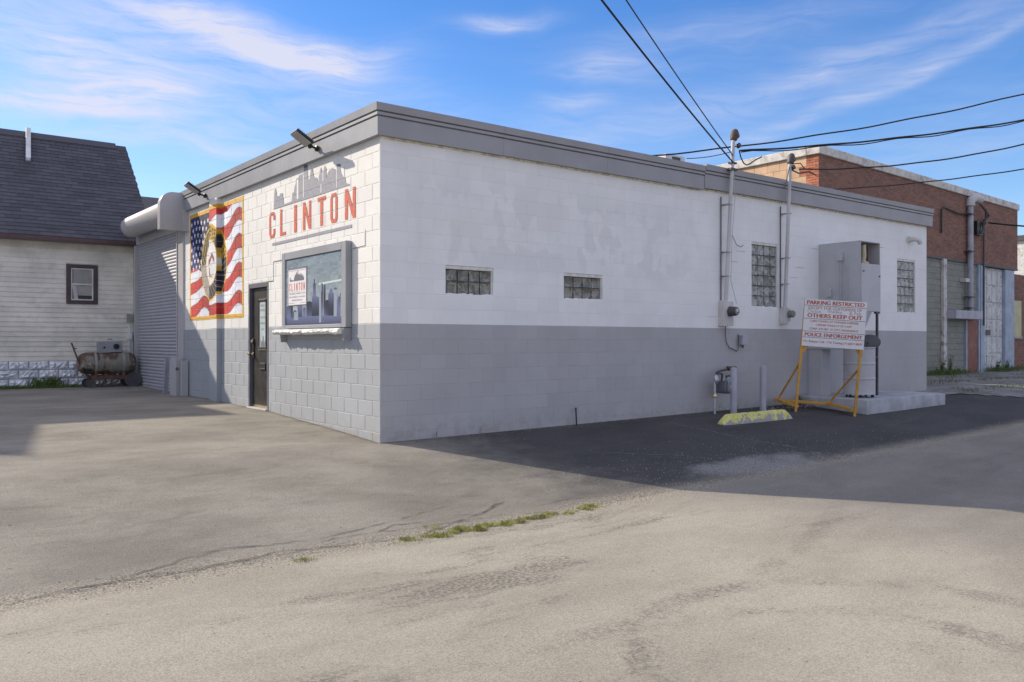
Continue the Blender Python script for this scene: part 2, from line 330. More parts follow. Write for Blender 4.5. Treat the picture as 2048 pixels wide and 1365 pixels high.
# ------------------------------------------------------------------ mesh builder
def rootloc(o):
    while o.parent: o = o.parent
    return Vector(o.location)
class MB:
    def __init__(s): s.v = []; s.f = []; s.uv = None
    def face(s, pts): n = len(s.v); s.v += [Vector(p) for p in pts]; s.f.append(tuple(range(n, n + len(pts))))
    def box(s, x0, x1, y0, y1, z0, z1, M=None):
        P = [Vector((x, y, z)) for x in (x0, x1) for y in (y0, y1) for z in (z0, z1)]
        if M is not None: P = [M @ p for p in P]
        n = len(s.v); s.v += P
        for q in ((0, 1, 3, 2), (4, 6, 7, 5), (0, 4, 5, 1), (2, 3, 7, 6), (0, 2, 6, 4), (1, 5, 7, 3)): s.f.append(tuple(n + i for i in q))
        return s
    def tube(s, pts, r, n=10, cap=True, r1=None):
        pts = [Vector(p) for p in pts]; base = len(s.v); up = None; m = len(pts)
        for i, p in enumerate(pts):
            t = (pts[min(i + 1, m - 1)] - pts[max(i - 1, 0)]).normalized()
            if up is None: up = t.orthogonal().normalized()
            up = (up - t * up.dot(t)).normalized(); b = t.cross(up); rr = r if r1 is None else r + (r1 - r) * i / max(1, m - 1)
            for j in range(n):
                a = 2 * math.pi * j / n; s.v.append(p + (up * math.cos(a) + b * math.sin(a)) * rr)
        for i in range(m - 1):
            for j in range(n):
                a = base + i * n + j; b2 = base + i * n + (j + 1) % n; s.f.append((a, b2, b2 + n, a + n))
        if cap:
            s.f.append(tuple(base + j for j in reversed(range(n)))); s.f.append(tuple(base + (m - 1) * n + j for j in range(n)))
        return s
    def lathe(s, prof, org, ax=(0, 0, 1), n=20):
        ax = Vector(ax).normalized(); u = ax.orthogonal().normalized(); w = ax.cross(u); org = Vector(org); base = len(s.v); m = len(prof)
        for r, h in prof:
            for j in range(n):
                a = 2 * math.pi * j / n; s.v.append(org + ax * h + (u * math.cos(a) + w * math.sin(a)) * max(r, 1e-4))
        for i in range(m - 1):
            for j in range(n):
                a = base + i * n + j; b2 = base + i * n + (j + 1) % n; s.f.append((a, b2, b2 + n, a + n))
        s.f.append(tuple(base + j for j in reversed(range(n)))); s.f.append(tuple(base + (m - 1) * n + j for j in range(n)))
        return s
    def prism(s, poly, to3, d0, d1):      # poly in 2D, to3(u,v,d)
        n = len(poly); b = len(s.v)
        s.v += [Vector(to3(u, v, d0)) for u, v in poly] + [Vector(to3(u, v, d1)) for u, v in poly]
        s.f.append(tuple(range(b, b + n))); s.f.append(tuple(b + n + i for i in reversed(range(n))))
        for i in range(n): j = (i + 1) % n; s.f.append((b + i, b + n + i, b + n + j, b + j))
        return s
    def build(s, name, mat, parent=None, loc=None, bevel=0, smooth=35, seg=1, uv=None):
        L0 = rootloc(parent) if parent else Vector(loc or (0, 0, 0))
        me = bpy.data.meshes.new(name); me.from_pydata([tuple(p - L0) for p in s.v], [], s.f); me.update()
        bm = bmesh.new(); bm.from_mesh(me); bmesh.ops.recalc_face_normals(bm, faces=bm.faces)
        if bevel:
            es = [e for e in bm.edges if len(e.link_faces) == 2 and e.calc_face_angle(0) > rad(30)]
            bmesh.ops.bevel(bm, geom=es, offset=bevel, segments=seg, affect='EDGES', profile=.5)
        if uv:
            ul = bm.loops.layers.uv.new('UVMap')
            for f in bm.faces:
                for lp in f.loops: lp[ul].uv = uv(lp.vert.co + L0)
        bm.to_mesh(me); bm.free()
        if smooth: me.shade_smooth(); me.set_sharp_from_angle(angle=rad(smooth))
        me.materials.append(MATS[mat])
        o = bpy.data.objects.new(name, me); COL.objects.link(o)
        if parent: o.parent = parent
        else: o.location = L0
        return o
def tag(o, label=None, cat=None, group=None, kind=None):
    if label: o['label'] = label
    if cat: o['category'] = cat
    if group: o['group'] = group
    if kind: o['kind'] = kind
    return o
def thing(name, loc, label, cat, group=None):
    o = bpy.data.objects.new(name, None); COL.objects.link(o); o.location = loc; o.empty_display_size = .2
    return tag(o, label, cat, group)
def inst(src, parent, loc, name=None, rot=None, scale=None):
    o = src.copy(); COL.objects.link(o); o.parent = parent; o.location = Vector(loc) - rootloc(parent)
    if rot is not None: o.rotation_euler = rot
    if scale is not None: o.scale = scale
    return o
def hit(px, py, p, n):
    d = FW + RT * ((px - 1024) / FPX) + UP * ((683 - py) / FPX); n = Vector(n); t = (Vector(p) - CAM).dot(n) / d.dot(n); return CAM + d * t
def wallL(px, py): h = hit(px, py, (0, 0, 0), (1, 0, 0)); return h.y, h.z
def wallR(px, py, y=0): h = hit(px, py, (0, y, 0), (0, 1, 0)); return h.x, h.z
_font = {}
def text_geo(s):
    if s not in _font:
        c = bpy.data.curves.new('t', 'FONT'); c.body = s; c.resolution_u = 3
        o = bpy.data.objects.new('t', c); COL.objects.link(o); bpy.context.view_layer.update()
        me = bpy.data.meshes.new_from_object(o.evaluated_get(bpy.context.evaluated_depsgraph_get()))
        v = np.array([tuple(p.co)[:2] for p in me.vertices]); f = [tuple(p.vertices) for p in me.polygons]
        bpy.data.objects.remove(o); bpy.data.meshes.remove(me); bpy.data.curves.remove(c)
        v -= v.min(0); _font[s] = (v / v.max(0), f)
    return _font[s]
def put_text(mb, s, u0, u1, v0, v1, to3, bold=0.0):
    v, f = text_geo(s)
    for k_ in ([0] if not bold else [-bold, 0, bold]):
        n = len(mb.v); mb.v += [Vector(to3(u0 + a * (u1 - u0) + k_, v0 + b * (v1 - v0), abs(k_) * .02)) for a, b in v]; mb.f += [tuple(n + i for i in q) for q in f]

# ------------------------------------------------------------------ ground
_gy = [-400, SEAM, -2.2, -1, -.4, 0, 1.8, 3.7, 8, 12.5, 400]; _gz = [-.38, -.38, -.24, -.1, -.03, 0, .09, .17, .21, .25, .3]
def Gz(x, y):
    z = float(np.interp(y, _gy, _gz))
    if y > 0 and x > 0: z *= 1 - min(1, max(0, (x - .5) / 1.0))
    t = min(1, max(0, (y - SEAM) / -SEAM)); sl = .019 * (1 - t) + .011 * t
    xx = max(0.0, x); xx = min(xx, 16) - max(0, min(xx, 26) - 16) * .3
    return z + sl * xx
def PG(px, py):
    z = -.2
    for _ in range(25): p = hit(px, py, (0, 0, z), (0, 0, 1)); z = .5 * z + .5 * Gz(p.x, p.y)
    return p
def spaced(a, b, fine0, fine1, st, grow=1.35):
    xs = list(np.arange(fine0, fine1 + 1e-6, st)); d = st
    while xs[-1] < b: d *= grow; xs.append(min(b, xs[-1] + d))
    d = st
    while xs[0] > a: d *= grow; xs.insert(0, max(a, xs[0] - d))
    return xs
def sheet(name, mat, xs, ys, zf, keep=None, **kw):
    v = [(x, y, zf(x, y)) for y in ys for x in xs]; w = len(xs); f = []
    for j in range(len(ys) - 1):
        for i in range(w - 1):
            if keep and not keep(.5 * (xs[i] + xs[i + 1]), .5 * (ys[j] + ys[j + 1])): continue
            f.append((j * w + i, j * w + i + 1, (j + 1) * w + i + 1, (j + 1) * w + i))
    me = bpy.data.meshes.new(name); me.from_pydata(v, [], f); me.shade_smooth(); me.materials.append(MATS[mat])
    o = bpy.data.objects.new(name, me); COL.objects.link(o); tag(o, kind='structure', **kw); return o
rn = RNG.normal(0, 1, (200, 200))
def undul(x, y):
    return .006 * math.sin(x * 1.3 + 1.1 * math.sin(y * .7)) * math.sin(y * 1.7 + .8 * math.sin(x * .9))
xs = spaced(-60, 90, -12, 22, .3)
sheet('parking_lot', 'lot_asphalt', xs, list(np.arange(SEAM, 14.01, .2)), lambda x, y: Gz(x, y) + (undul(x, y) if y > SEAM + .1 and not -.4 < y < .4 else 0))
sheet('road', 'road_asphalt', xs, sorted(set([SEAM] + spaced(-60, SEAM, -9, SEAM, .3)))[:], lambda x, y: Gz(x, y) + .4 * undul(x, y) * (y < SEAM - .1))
sheet('ground', 'earth', spaced(-900, 900, -30, 40, 3), spaced(-900, 900, -20, 30, 3), lambda x, y: Gz(x, y) - .12)
# broken concrete apron in front of the brick building
ap = sheet('concrete_apron', 'apron', list(np.arange(13.2, 60, .25)), list(np.arange(-3.0, 7, .25)), lambda x, y: Gz(x, y) + .015 + .008 * math.sin(x * 2.1) * math.cos(y * 3), keep=lambda x, y: y > max(-3.0, -.55 - .55 * (x - 13.3)) + .3 * math.sin(x * 2.3))

# ------------------------------------------------------------------ white and grey block building
BL = thing('workshop_building', (0, 0, 0), 'low flat-roofed concrete block workshop white above and grey below, with a flag mural', 'building')
CH, Z0, BWD = .2032, .126, .4064
holesR = [(1.01, 1.82, 1.955, 2.361), (3.16, 3.97, 1.955, 2.361), (7.80, 8.61, 1.955, 3.174), (13.10, 13.91, 1.955, 3.174)]
holesL = [(3.76, 4.66, -1, 2.30)]
g = .0045
def blockmesh(w, h, axis, ch=.0045):
    # front face chamfered; axis 'R': front towards -Y, extends +X; 'L': front towards -X, extends +Y
    gu, gv = (g, g * .8) if axis == 'L' else (.0008, .0014)
    b = MB(); a0, a1, c0, c1 = gu, w - gu, gv, h - gv; e = ch
    F0 = [(a0 + e, c0 + e), (a1 - e, c0 + e), (a1 - e, c1 - e), (a0 + e, c1 - e)]; F1 = [(a0, c0), (a1, c0), (a1, c1), (a0, c1)]
    def t3(u, v, d): return (u, d, v) if axis == 'R' else (d, u, v)
    P = [t3(u, v, 0) for u, v in F0] + [t3(u, v, e) for u, v in F1] + [t3(u, v, .02) for u, v in F1]
    b.v = [Vector(p) for p in P]; b.f = [(0, 1, 2, 3)] + [(i, (i + 1) % 4, 4 + (i + 1) % 4, 4 + i) for i in range(4)] + [(4 + i, 4 + (i + 1) % 4, 8 + (i + 1) % 4, 8 + i) for i in range(4)]
    return b
def subtract(r, h):
    u0, u1, z0, z1 = r; a, b, c, d = h
    if a >= u1 - 1e-4 or b <= u0 + 1e-4 or c >= z1 - 1e-4 or d <= z0 + 1e-4: return [r]
    o = []
    if a > u0 + .012: o.append((u0, a, z0, z1))
    if b < u1 - .012: o.append((b, u1, z0, z1))
    m0, m1 = max(a, u0), min(b, u1)
    if c > z0 + .012: o.append((m0, m1, z0, c))
    if d < z1 - .012: o.append((m0, m1, d, z1))
    return o
def appar(p):
    r = Vector(p) - CAM; d = r.dot(FW); return d, 1024 + FPX * r.dot(RT) / d, 683 - FPX * r.z / d
blocks = []
for axis, U1, holes, ustart in (('R', 14.45, holesR, .002), ('L', 8.62, holesL, .0015)):
    for c in range(-2, 19):
        z0 = Z0 + c * CH; z1 = z0 + CH; u = ustart
        first = (BWD / 2 if (c % 2 == 0) == (axis == 'R') else BWD)
        while u < U1 - .02:
            w = first if u == ustart else BWD; u2 = min(u + w, U1); rs = [(u, u2, z0, z1)]
            for h in holes: rs = [q for r in rs for q in subtract(r, h)]
            for r in rs:
                if axis == 'L' and 6.04 < .5 * (r[0] + r[1]) < 6.45 and False: continue
                um, zm = .5 * (r[0] + r[1]), .5 * (r[2] + r[3])
                gz = Gz(um, 0) if axis == 'R' else Gz(0, um)
                if r[3] < gz - .03: continue
                P = [(r[0], 0, zm), (r[1], 0, zm)] if axis == 'R' else [(0, r[0], zm), (0, r[1], zm)]
                A, B = appar(P[0]), appar(P[1]); vis = r[3] - max(r[2], gz)
                blocks.append((abs(A[1] - B[1]) * vis * FPX / A[0], axis, r, c))
            u = u2
blocks.sort(key=lambda t: -t[0])
meshcache = {}; wallname = {'R': 'side', 'L': 'block'}
rest = {}
for i, (ar, axis, r, c) in enumerate(blocks):
    w, h = r[1] - r[0], r[3] - r[2]; mat = ('white' if c >= 7 else 'grey') + ('_side_paint' if axis == 'R' else '_block_paint')
    key = (round(w, 3), round(h, 3), axis, mat); org = Vector((r[0], 0, r[2])) if axis == 'R' else Vector((0, r[0], r[2]))
    js = Vector((0, random.uniform(0, .0007), 0)) if axis == 'R' else Vector((random.uniform(0, .0025), 0, 0))
    ch = .0045 if axis == 'L' else .0011
    if i < 300:
        if key not in meshcache: meshcache[key] = blockmesh(w, h, axis, ch).build('block', mat, None, (0, 0, 0), smooth=0); o = meshcache[key]; o.parent = BL; o.location = org + js
        else: inst(meshcache[key], BL, org + js)
    else:
        b = blockmesh(w, h, axis, ch); R = rest.setdefault(mat, MB()); n = len(R.v); R.v += [p + org + js for p in b.v]; R.f += [tuple(n + q for q in f) for f in b.f]
for mat, R in rest.items(): tag(R.build('blockwork', mat, BL, smooth=0), kind='stuff')
# mortar/backing sheets behind the blocks, cut round the openings
def backing(axis, U1, holes, d0=.0045, d1=.30):
    d0 = .0045 if axis == 'L' else .0021
    us = sorted({0.004, U1} | {h[0] for h in holes} | {h[1] for h in holes}); 
    for nm, za, zb, mt in (('joint_upper', Z0 + 7 * CH, 3.99, 'joint_paint_white'), ('joint_lower', -.6, Z0 + 7 * CH, 'joint_paint_grey')):
        b = MB(); zs = sorted({za, zb} | {min(max(h[2], za), zb) for h in holes} | {min(max(h[3], za), zb) for h in holes})
        for i in range(len(us) - 1):
            for j in range(len(zs) - 1):
                um, zm = .5 * (us[i] + us[i + 1]), .5 * (zs[j] + zs[j + 1])
                if any(h[0] < um < h[1] and h[2] < zm < h[3] for h in holes): continue
                if axis == 'R': b.box(us[i], us[i + 1], d0, d1, zs[j], zs[j + 1])
                else: b.box(d0, d1, us[i], us[i + 1], zs[j], zs[j + 1])
        b.build('wall', mt, BL, smooth=0)
backing('R', 14.45, holesR); backing('L', 8.62, holesL)
b = MB(); b.box(.302, 14.44, .302, 12.35, -.6, 4.28); b.build('core', 'grey_block_paint', BL, smooth=0)
# grey-white jamb strip beyond the roller door
b = MB(); b.box(0, .3, 12.06, 12.42, Z0 + 7 * CH, 4.2); b.build('jamb', 'jamb_white', BL)
b = MB(); b.box(0.001, .3, 12.06, 12.42, -.3, Z0 + 7 * CH - .001); b.build('jamb', 'grey_block_paint', BL)
b = MB(); b.box(.01, .3, 8.6, 12.1, 3.6, 4.28); b.build('lintel', 'jamb_white', BL)
# pilaster on the mural side
for za, zb, mt in ((-.2, Z0 + 7 * CH, 'grey_block_paint'), (Z0 + 7 * CH, 3.985, 'white_block_paint')):
    b = MB(); z = za
    while z < zb - .01:
        z2 = min(zb, Z0 + (math.floor((z - Z0) / CH + 1.001)) * CH); b.box(-.09, .03, 6.04, 6.45, z + .003, z2 - .003); z = z2
    b.build('pilaster', mt, BL, bevel=.003)
    b = MB(); b.box(-.085, .03, 6.045, 6.445, za, zb - .004); b.build('pilaster', mt, BL)
# a stepped settlement crack above the door and chipped joints
b = MB()
def ribbon_wall(b, pts, w, axis='L', d=-.0025):
    for (u0, z0), (u1, z1) in zip(pts[:-1], pts[1:]):
        dv = Vector((u1 - u0, z1 - z0)); n = Vector((-dv.y, dv.x)).normalized() * w * .5
        q = [(u0 - n.x, z0 - n.y), (u1 - n.x, z1 - n.y), (u1 + n.x, z1 + n.y), (u0 + n.x, z0 + n.y)]
        b.face([(d, u, z) if axis == 'L' else (u, d, z) for u, z in q])
ribbon_wall(b, [wallL(*p) for p in [(537, 564), (547, 563), (547, 525), (574, 519)]], .012)
ribbon_wall(b, [wallL(*p) for p in [(706, 498), (731, 492), (731, 460)]], .008)
b.build('wall_crack', 'dark_recess', BL, smooth=0)
b = MB()
for x, z, l in ((9.75, 3.27, .55), (10.35, 3.23, .4), (9.2, 2.77, .3), (7.35, 2.98, .25), (9.0, 2.57, .28), (9.4, 2.16, .25), (6.55, 1.75, .25), (7.2, 2.77, .2), (11.4, 3.37, .5), (12.2, 3.38, .3)):
    zz = Z0 + round((z - Z0) / CH) * CH
    ribbon_wall(b, [(x, zz), (x + l * .5, zz - .003), (x + l, zz)], random.uniform(.003, .008), 'R')
b.build('chipped_joint', 'chip', BL, smooth=0)

# fascia: stepped metal profile swept round the corner
PROF = [(-.001, 3.972), (.075, 3.972), (.078, 4.205), (.052, 4.208), (.052, 4.222), (.09, 4.226), (.09, 4.262), (.062, 4.266), (.062, 4.278), (.102, 4.282), (.112, 4.378), (-.12, 4.386), (-.12, 4.25)]
def sweep(path, mat, do=0, dz=0, ripple=0):
    b = MB(); n = len(PROF); base = 0
    for i, (p, nv) in enumerate(path):
        for o, z in PROF: b.v.append(Vector((p[0] + nv[0] * (o + do), p[1] + nv[1] * (o + do), z + dz)))
    for i in range(len(path) - 1):
        for j in range(n - 1): b.f.append((i * n + j, (i + 1) * n + j, (i + 1) * n + j + 1, i * n + j + 1))
    b.f.append(tuple(range(n))); b.f.append(tuple((len(path) - 1) * n + j for j in reversed(range(n))))
    return b.build('fascia', mat, BL, smooth=0)
cut = [8.3, 5.6, 2.9]
for a, bb in zip(cut, cut[1:]): sweep([((0, a), (-1, 0)), ((0, bb + .003), (-1, 0))], 'grey_metal', dz=random.uniform(-.002, .002))
sweep([((0, 2.9), (-1, 0)), ((0, 0), (-1, -1))], 'grey_metal')
def xat(px): return wallR(px, 300, -.1)[0]
rc = [0, 1.95, 4.0, 6.36]
sweep([((0, 0), (-1, -1)), ((rc[1], 0), (0, -1))], 'side_metal')
for a, bb in zip(rc[1:], rc[2:]): sweep([((a + .003, 0), (0, -1)), ((bb, 0), (0, -1))], 'side_metal', dz=random.uniform(-.002, .002))
rc = [6.36, 9.0, 11.8, 14.56]
for a, bb in zip(rc, rc[1:]): sweep([((a + .003, 0), (0, -1)), ((bb, 0), (0, -1))], 'side_metal', do=.012, dz=.03)
b = MB(); b.box(.12, 14.4, .12, 12.4, 4.281, 4.33); b.build('roof', 'roof_felt', BL)
b = MB(); b.box(.005, 6.3, -.02, .0, 3.948, 3.971); b.build('caulk_line', 'caulk', BL); b = MB(); b.box(6.4, 14.4, -.02, 0, 3.975, 3.999); b.build('caulk_line', 'caulk', BL)

# glass block windows
def gblock_proto(w, h, mat):
    b = MB(); e = .012
    F0 = [(e, e), (w - e, e), (w - e, h - e), (e, h - e)]; F1 = [(.004, .004), (w - .004, .004), (w - .004, h - .004), (.004, h - .004)]
    cx, cz = w / 2, h / 2
    b.v = [Vector((u, .0, v)) for u, v in F0] + [Vector((u, .012, v)) for u, v in F1] + [Vector((u, .05, v)) for u, v in F1] + [Vector((cx + (u - cx) * .62, .006, cz + (v - cz) * .62)) for u, v in F0]
    b.f = [(0, 1, 13, 12), (1, 2, 14, 13), (2, 3, 15, 14), (3, 0, 12, 15), (12, 13, 14, 15)] + [(i, (i + 1) % 4, 4 + (i + 1) % 4, 4 + i) for i in range(4)] + [(4 + i, 4 + (i + 1) % 4, 8 + (i + 1) % 4, 8 + i) for i in range(4)]
    o = b.build('glass_block', mat, None, (0, 0, 0), smooth=60); return o
first = {}
def gwin(h, cols, rows, mat, lab):
    u0, u1, z0, z1 = h; fr = .02; top = .05
    b = MB(); b.box(u0, u1, .058, .30, z0, z1); wn = b.build('window', 'joint_paint_white', BL, smooth=0); tag(wn, lab)
    b = MB(); b.box(u0, u0 + fr, .02, .06, z0, z1); b.build('frame', 'meter_grey', wn, bevel=.003); b = MB(); b.box(u1 - fr * 1.4, u1, .012, .06, z0, z1)
    b.build('frame', 'meter_grey', wn, bevel=.003)
    b = MB(); b.box(u0 - .01, u1 + .01, .004, .06, z1 - top, z1 - .002)
    b.build('lintel_strip', 'joint_paint_white', wn, bevel=.004)
    b = MB(); n = 14    # uneven smeared mortar at the sill
    for i in range(n):
        a = u0 + (u1 - u0) * i / n; b.box(a, a + (u1 - u0) / n, .008, .06, z0, z0 + random.uniform(.012, .03))
    b.build('sill_mortar', 'white_side_paint', wn, smooth=0)
    bw = (u1 - u0 - 2.4 * fr) / cols; bh = (z1 - z0 - top - .02) / rows; key = (round(bw, 3), round(bh, 3), mat)
    for i in range(cols):
        for j in range(rows):
            p = Vector((u0 + fr + i * bw, .026, z0 + .02 + j * bh))
            if key not in first: first[key] = gblock_proto(bw, bh, mat); o = first[key]; o.parent = wn; o.location = p
            else: inst(first[key], wn, p)
gwin(holesR[0], 4, 2, 'glass_block_brown', 'low wide glass block window nearest the building corner')
gwin(holesR[1], 4, 2, 'glass_block_brown', 'second low wide glass block window from the corner')
gwin(holesR[2], 4, 6, 'glass_block_clear', 'tall glass block window between the two electric masts')
gwin(holesR[3], 4, 6, 'glass_block_clear', 'tall glass block window near the far end of the wall')

# door
b = MB(); b.box(.11, .16, 3.82, 4.60, .20, 2.22); dr = b.build('door', 'door_paint', BL, bevel=.004); tag(dr, 'black steel entrance door with a narrow lite and a poster behind the glass')
b = MB(); b.box(-.004, .30, 4.60, 4.658, .12, 2.298); b.box(-.004, .30, 3.762, 3.82, .12, 2.298); b.box(-.004, .30, 3.82, 4.60, 2.222, 2.298); b.build('door_frame', 'frame_grey', BL, bevel=.003)
b = MB(); b.box(-.06, .2, 3.74, 4.62, .10, .195); b.build('threshold', 'concrete', BL, bevel=.01)
b = MB()
for a, c, d, e in ((4.04, 4.08, 1.22, 2.02), (4.36, 4.40, 1.22, 2.02), (4.04, 4.40, 1.98, 2.02), (4.04, 4.40, 1.18, 1.22)): b.box(.093, .112, a - .1, c - .1, d, e)
b.build('lite_frame', 'black_metal', dr, bevel=.004)
b = MB(); b.box(.098, .109, 3.935, 4.305, 2.02, 2.034); b.box(.094, .109, 3.935, 4.305, 1.165, 1.182); b.build('lite_trim', 'brass', dr)
b = MB(); b.box(.104, .109, 3.98, 4.26, 1.22, 1.98); b.build('poster', 'sign_white', dr).data.materials[0] = simple('poster_teal', (.50, .58, .58), .35)
b = MB(); T = lambda u, v, d: (.1035 - d, 4.12 - u, v)
for s_, z_, w_ in (('PROUDLY', 1.90, .09), ('PORTABLE', 1.82, .11), ('WELDING', 1.70, .11), ('REPAIR', 1.60, .10), ('& FAB', 1.50, .07)):
    put_text(b, s_, -w_, w_, z_, z_ + .035, T, .003)
b.build('poster_text', 'print_grey', dr, smooth=0)
b = MB()
for i in range(9):
    h = random.uniform(.05, .17); b.box(.1032, .1038, 3.99 + i * .027, 3.99 + i * .027 + random.uniform(.015, .026), 1.22, 1.25 + h)
b.build('poster_skyline', 'skyline_dark', dr, smooth=0)
b = MB(); b.box(.088, .112, 4.50, 4.57, 1.03, 1.36); b.build('lock_plate', 'black_metal', dr, bevel=.003)
b = MB(); b.lathe([(.028, 0), (.032, .015), (.02, .03)], (.088, 4.535, 1.31), (-1, 0, 0)); b.build('deadbolt', 'brass', dr)
b = MB(); b.lathe([(.026, 0), (.013, .02), (.013, .035), (.03, .05), (.032, .07), (.02, .085)], (.088, 4.535, 1.10), (-1, 0, 0)); b.build('knob', 'brass', dr)
b = MB(); b.box(.096, .112, 4.09 - .1, 4.09 + .14, .93, .95); b.box(.096, .112, 4.0, 4.22, .86, .935); b.box(.09, .112, 3.99, 4.23, .835, .86); b.build('mail_slot', 'black_metal', dr, bevel=.003)
b = MB(); b.box(.104, .112, 3.83, 4.59, .2, .235); b.build('kick_plate', 'brass', dr); dr.location.x = -.062

# roller door, guides, hood
RD = MB(); RD.box(.0, .05, 8.70, 12.03, .18, .27); rd = RD.build('roller_door', 'slat_paint', BL, bevel=.006); tag(rd, 'grey steel roll-up shutter of curved slats, closed')
n = 46; zt = 3.66; zb = .27; sh = (zt - zb) / n; b = MB(); seg = 6
for i in range(seg + 1):
    a = math.pi * i / seg; x = .022 - .018 * math.sin(a); zz = sh * (.02 + .96 * i / seg)
    b.v += [Vector((x, 8.70, zz)), Vector((x, 12.03, zz))]
for i in range(seg): b.f.append((2 * i, 2 * i + 1, 2 * i + 3, 2 * i + 2))
for v_ in list(b.v): pass
b.f.append((0, 1, 2 * seg + 1, 2 * seg)); slat = b.build('slat', 'slat_paint', None, (0, 0, 0), smooth=60)
slat.parent = rd; slat.location = (0, 0, zb)
for i in range(1, n): inst(slat, rd, (random.uniform(-.001, .001), 0, zb + i * sh))
b = MB(); b.box(.052, .06, 8.7, 12.03, .15, 3.7); b.build('shutter_back', 'dark_recess', rd)
b = MB(); b.box(-.035, .02, 8.28, 8.70, .15, 3.62); b.build('door_guide', 'hood_paint', BL, bevel=.006)
b = MB(); b.box(-.055, -.036, 8.64, 8.69, .2, 3.62); b.build('door_guide', 'hood_paint', BL, bevel=.004)
b = MB(); b.box(-.07, .02, 12.0, 12.06, .15, 3.62); b.build('door_guide', 'hood_paint', BL, bevel=.006)
# hood: end plate with rounded front shoulder + long barrel
pl = [(0.0, 3.60), (0.0, 4.34)]
pl = [(.02, 3.58), (.02, 4.35), (-.28, 4.35)] + [(-.28 - .26 * math.sin(a), 4.09 + .26 * math.cos(a)) for a in np.linspace(.15, math.pi / 2, 8)] + [(-.54, 3.58)]
b = MB(); b.prism(pl, lambda u, v, d: (u, d, v), 8.09, 8.28); hd = b.build('shutter_hood', 'hood_paint', BL, bevel=.006, seg=2); tag(hd, 'rounded metal hood over the roll-up shutter')
b = MB(); c0 = Vector((-.26, 8.28, 4.0))
b.lathe([(.238, 0), (.238, 3.10), (.245, 3.11), (.245, 3.17), (.236, 3.18), (.23, 3.30), (.20, 3.41), (.14, 3.48), (0.01, 3.51)], c0, (0, 1, 0), 40); b.build('barrel', 'hood_paint', hd, smooth=40)
b = MB(); b.box(-.23, .02, 8.28, 11.7, 4.0, 4.22); b.box(-.06, .02, 8.28, 11.9, 3.62, 4.0); b.build('hood_back', 'hood_paint', hd)
b = MB(); b.box(-.12, 0, 8.0, 8.085, 3.56, 4.0); b.build('bracket', 'hood_paint', hd)

# ------------------------------------------------------------------ mural: painted skin that follows the block joints
IW, IH = 640, 460; yy0, yy1, zz0, zz1 = 4.90, 7.93, 1.73, 3.87
uu, vv = np.meshgrid((np.arange(IW) + .5) / IW, (np.arange(IH) + .5) / IH)     # u: left(0)->right(1) in view, v: bottom->top
ym = yy1 - uu * (yy1 - yy0); zm = zz0 + vv * (zz1 - zz0)
img = np.zeros((IH, IW, 4), np.float32); img[..., 3] = 1
noise = sum(np.kron(RNG.normal(0, 1, (IH // s + 1, IW // s + 1)), np.ones((s, s)))[:IH, :IW] * a for s, a in ((4, .012), (10, .012), (40, .012)))
wave = .10 * np.sin(uu * 9.5 - .9) + .04 * np.sin(uu * 21 + 1.2) + .16 * uu + .05 * np.sin(vv * 5 + uu * 4)
ph = (zm - wave - 2.62 + .06) / .46; st = (ph - np.floor(ph))
red = (st > .25) & (st < .75)
shade = .5 + .5 * np.sin(uu * 9.5 + .7 + vv * 1.5)
wcol = np.stack([.80 + .12 * shade, .82 + .11 * shade, .88 + .07 * shade], -1); rcol = np.stack([.60 + .20 * shade, .10 + .12 * shade, .08 + .10 * shade], -1)
img[..., :3] = np.where(red[..., None], rcol, wcol)
edge = np.minimum(abs(st - .25), abs(st - .75)) < .03; img[..., :3] = np.where(edge[..., None], img[..., :3] * .82, img[..., :3])
canton = (ym > 6.72 + .05 * np.sin(zm * 5)) & (zm > 2.70 + .08 * np.sin(uu * 14))
img[..., :3] = np.where(canton[..., None], np.array([.06, .11, .33]) * (.8 + .5 * shade[..., None]), img[..., :3])
for r_ in range(8):
    for c_ in range(6):
        sy = 7.80 - c_ * .20 - (.10 if r_ % 2 else 0); sz = 3.66 - r_ * .128 + .03 * math.sin(c_ * 1.2)
        if sy < 6.8: continue
        a = np.arctan2(zm - sz, ym - sy); r = np.hypot(zm - sz, ym - sy); k5 = (a - math.pi / 2) % (2 * math.pi / 5) - math.pi / 5
        img[..., :3] = np.where((r < .030 + .026 * (abs(k5) / (math.pi / 5)) ** 1.6)[..., None], [.86, .87, .93], img[..., :3])
# round seal: gold rim, dark ring with gold lettering-like marks, pale disc with an eagle
cy, cz = 6.46, 2.80; r = np.hypot(ym - cy, zm - cz); a = np.arctan2(zm - cz, cy - ym)     # a: 0 = right in view
ex_, ez_ = (cy - ym), (zm - cz)
def paint(mask, col): img[..., :3] = np.where(mask[..., None], np.array(col), img[..., :3])
paint(r < .74, [.86, .68, .16]); paint(r < .70, [.10, .11, .15])
paint((r < .70) & (a > .1) & (a < 1.5), [.72, .58, .14]); paint((r < .69) & (r > .44) & (np.sin(a * 23 + r * 31) * np.sin(r * 40 - a * 7) > .25) & (a > 0), [.30, .27, .20]); paint((np.hypot(ex_ - .42, ez_ - .36) < .11) & (r > .44), [.10, .10, .12])
paint((r < .70) & (a < 0) & (a > -1.5), [.07, .10, .24]); paint((r < .69) & (a < -1.6), [.62, .62, .64])
paint((r < .70) & (r > .44) & (a < 0) & (np.sin(a * 31 - r * 26) > .86), [.62, .54, .30]); paint((r < .69) & (r > .46) & (a > 1.6), [.20, .20, .19]); paint((r < .69) & (r > .46) & (a > 1.6) & (np.sin(a * 27 + r * 35) > .5), [.58, .50, .22])
paint(r < .455, [.80, .66, .22]); paint(r < .43, [.86, .86, .87])
ex, ez = (cy - ym), (zm - cz)      # eagle: body, spread wings, tail
